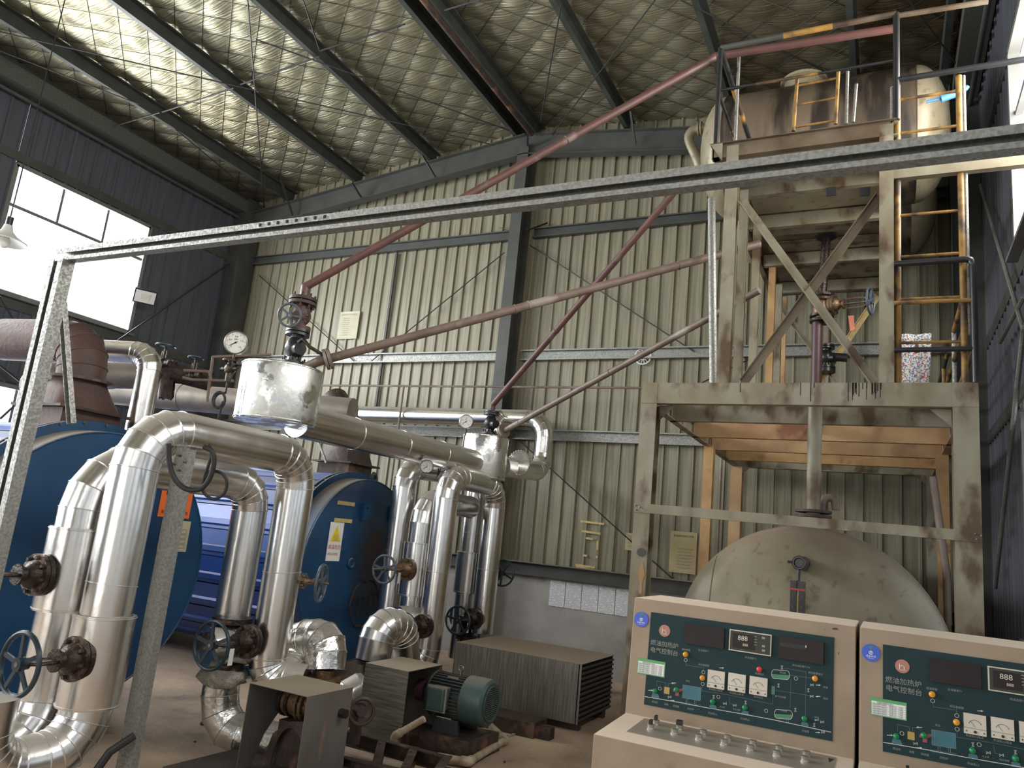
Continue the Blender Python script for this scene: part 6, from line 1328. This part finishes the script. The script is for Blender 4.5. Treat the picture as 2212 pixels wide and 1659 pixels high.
for s_ in (-1, 1):
    b = MB(); b.poly((xe-.42, mc.y+s_*.13, .155), (1, 0, 0), (0, 0, 1), [(0, 0), (.24, 0), (.22, .1), (.02, .1)], .03*s_, (0, 1, 0)); obj('foot', b, 'motordark', t, smooth=0)
t = thing('motor_base', 'rusty dark channel base under the green motor', 'base', (-3.1, 5.6, 0))
for y in (5.40, 5.86):
    b = MB(); b.chan((-3.40, y, .085), (-2.83, y, .085), .05 if y < 5.6 else -.05, .13, .008, flip=-1 if y < 5.6 else -1); obj('long_channel', b, 'rustdark', t, smooth=0)
for x in (-3.38, -2.84): b = MB(); b.box(x-.03, x+.03, 5.36, 5.88, .02, .145); obj('cross_channel', b, 'rustdark', t, smooth=0)
b = MB(); b.box(-3.36, -2.86, 5.44, 5.82, .145, .153); obj('top_plate', b, 'rustdark', t, smooth=0)
b = MB(); b.box(-3.75, -2.80, 5.35, 5.9, 0, .025); obj('slab', b, 'plinth', t, smooth=0)
# PVC conduits
def pvc(label, pts, r=.024):
    t = thing('conduit_pipe', label, 'conduit', pts[0])
    for i in range(len(pts)-1): b = MB(); b.cyl(pts[i], pts[i+1], r, n=16); obj('pipe_length', b, 'pvc', t)
    for i in range(1, len(pts)-1):
        d0 = (pts[i]-pts[i-1]).normalized(); d1 = (pts[i+1]-pts[i]).normalized()
        b = MB(); b.path([pts[i]-d0*.06, pts[i]-d0*.015, pts[i]+d1*.015, pts[i]+d1*.06], r*1.28, 16); obj('elbow_fitting', b, 'pvc', t)
    return t
pvc('dirty cream conduit sloping down from the motor terminal box', [WD(916, 1553, 5.55), WD(852, 1590, 5.6), V((WD(852, 1590, 5.6).x, WD(852, 1590, 5.6).y+.03, .04))], .025)
pvc('dirty cream conduit lying on the floor in front of the motor base', [W(945, 1634, 2, .05), W(1012, 1646, 2, .045), W(1092, 1598, 2, .045), W(1060, 1568, 2, .055)], .028)
c = W(1094, 1597, 2, .045); b = MB(); b.torus(c, (1, .9, 0), .03, .006, 20, 6); tag(obj('tape_wrap', b, 'black'), 'black tape band around the conduit elbow on the floor', 'tape')
b = MB(); b.beam(W(1098, 1590, 2, .008), W(1195, 1556, 2, .008), .02, .012); tag(obj('floor_trunking', b, 'pvc', smooth=0), 'thin strip of cable trunking on the floor leading to the ribbed box', 'trunking')
# big ribbed cover box
x0, x1, y0, y1 = -3.92, -2.545, 6.98, 7.95
t = thing('equipment_cover', 'long streaked metal cover box with black ribbed end by the back wall', 'cover', (-3.2, 7.4, .08))
b = MB(); b.box(x0, x1, y0, y1, .596, .60); obj('top_sheet', b, 'coversheet', t, smooth=0)
b = MB(); b.box(x0, x1, y0, y0+.004, .07, .596); obj('front_sheet', b, 'coverstreak', t, smooth=0)
b = MB(); b.box(x0, x0+.004, y0, y1, .07, .596); obj('left_sheet', b, 'coverstreak', t, smooth=0)
b = MB(); b.box(x1-.03, x1-.02, y0, y1, .07, .596); obj('end_backing', b, 'void', t, smooth=0)
for k in range(11): b = MB(); z = .09+k*.046; b.prof((x1-.02, y0+.005, z), (x1-.02, y1-.005, z), [(-.0, 0), (.018, .0), (.02, .004), (.006, .018), (0, .018)]); 
for k in range(11):
    z = .085+k*.046; b = MB(); b.box(x1-.022, x1-.003, y0+.005, y1-.005, z, z+.016); obj('louvre_slat', b, 'steel_grey', t, smooth=0)
for y in (7.05, 7.75):
    b = MB(); b.box(x0+.1, x1-.02, y, y+.08, 0, .07); obj('base_channel', b, 'rustdark', t, smooth=0)
t = thing('motor_base', 'low rusty base beam in front of the ribbed box', 'base', (-3.0, 6.6, 0))
b = MB(); b.box(-3.25, -2.75, 6.45, 6.75, 0, .13); obj('beam', b, 'rustdark', t, smooth=0, bevel=.006)
b = MB(); b.box(-3.0, -2.62, 6.5, 6.62, .0, .10); obj('beam', b, 'rustdark', t, smooth=0, bevel=.006)
# pebbles on the floor
for i, (px, py) in enumerate(((437, 1563), (470, 1580), (421, 1602), (512, 1604), (1090, 1645))):
    c = W(px, py, 2, .01); b = MB(); b.sphere(c, .022 if i == 0 else .012, 8, 6, (1, .8, .6)); tag(obj('pebble', b, 'plinth'), ('largest dark pebble on the floor left of the near pump', 'small dark pebble right of the largest one', 'small dark pebble nearest the galvanised post', 'small dark pebble beside the arched cover', 'small dark pebble by the floor conduit')[i], 'stone', 'pebbles on the floor')
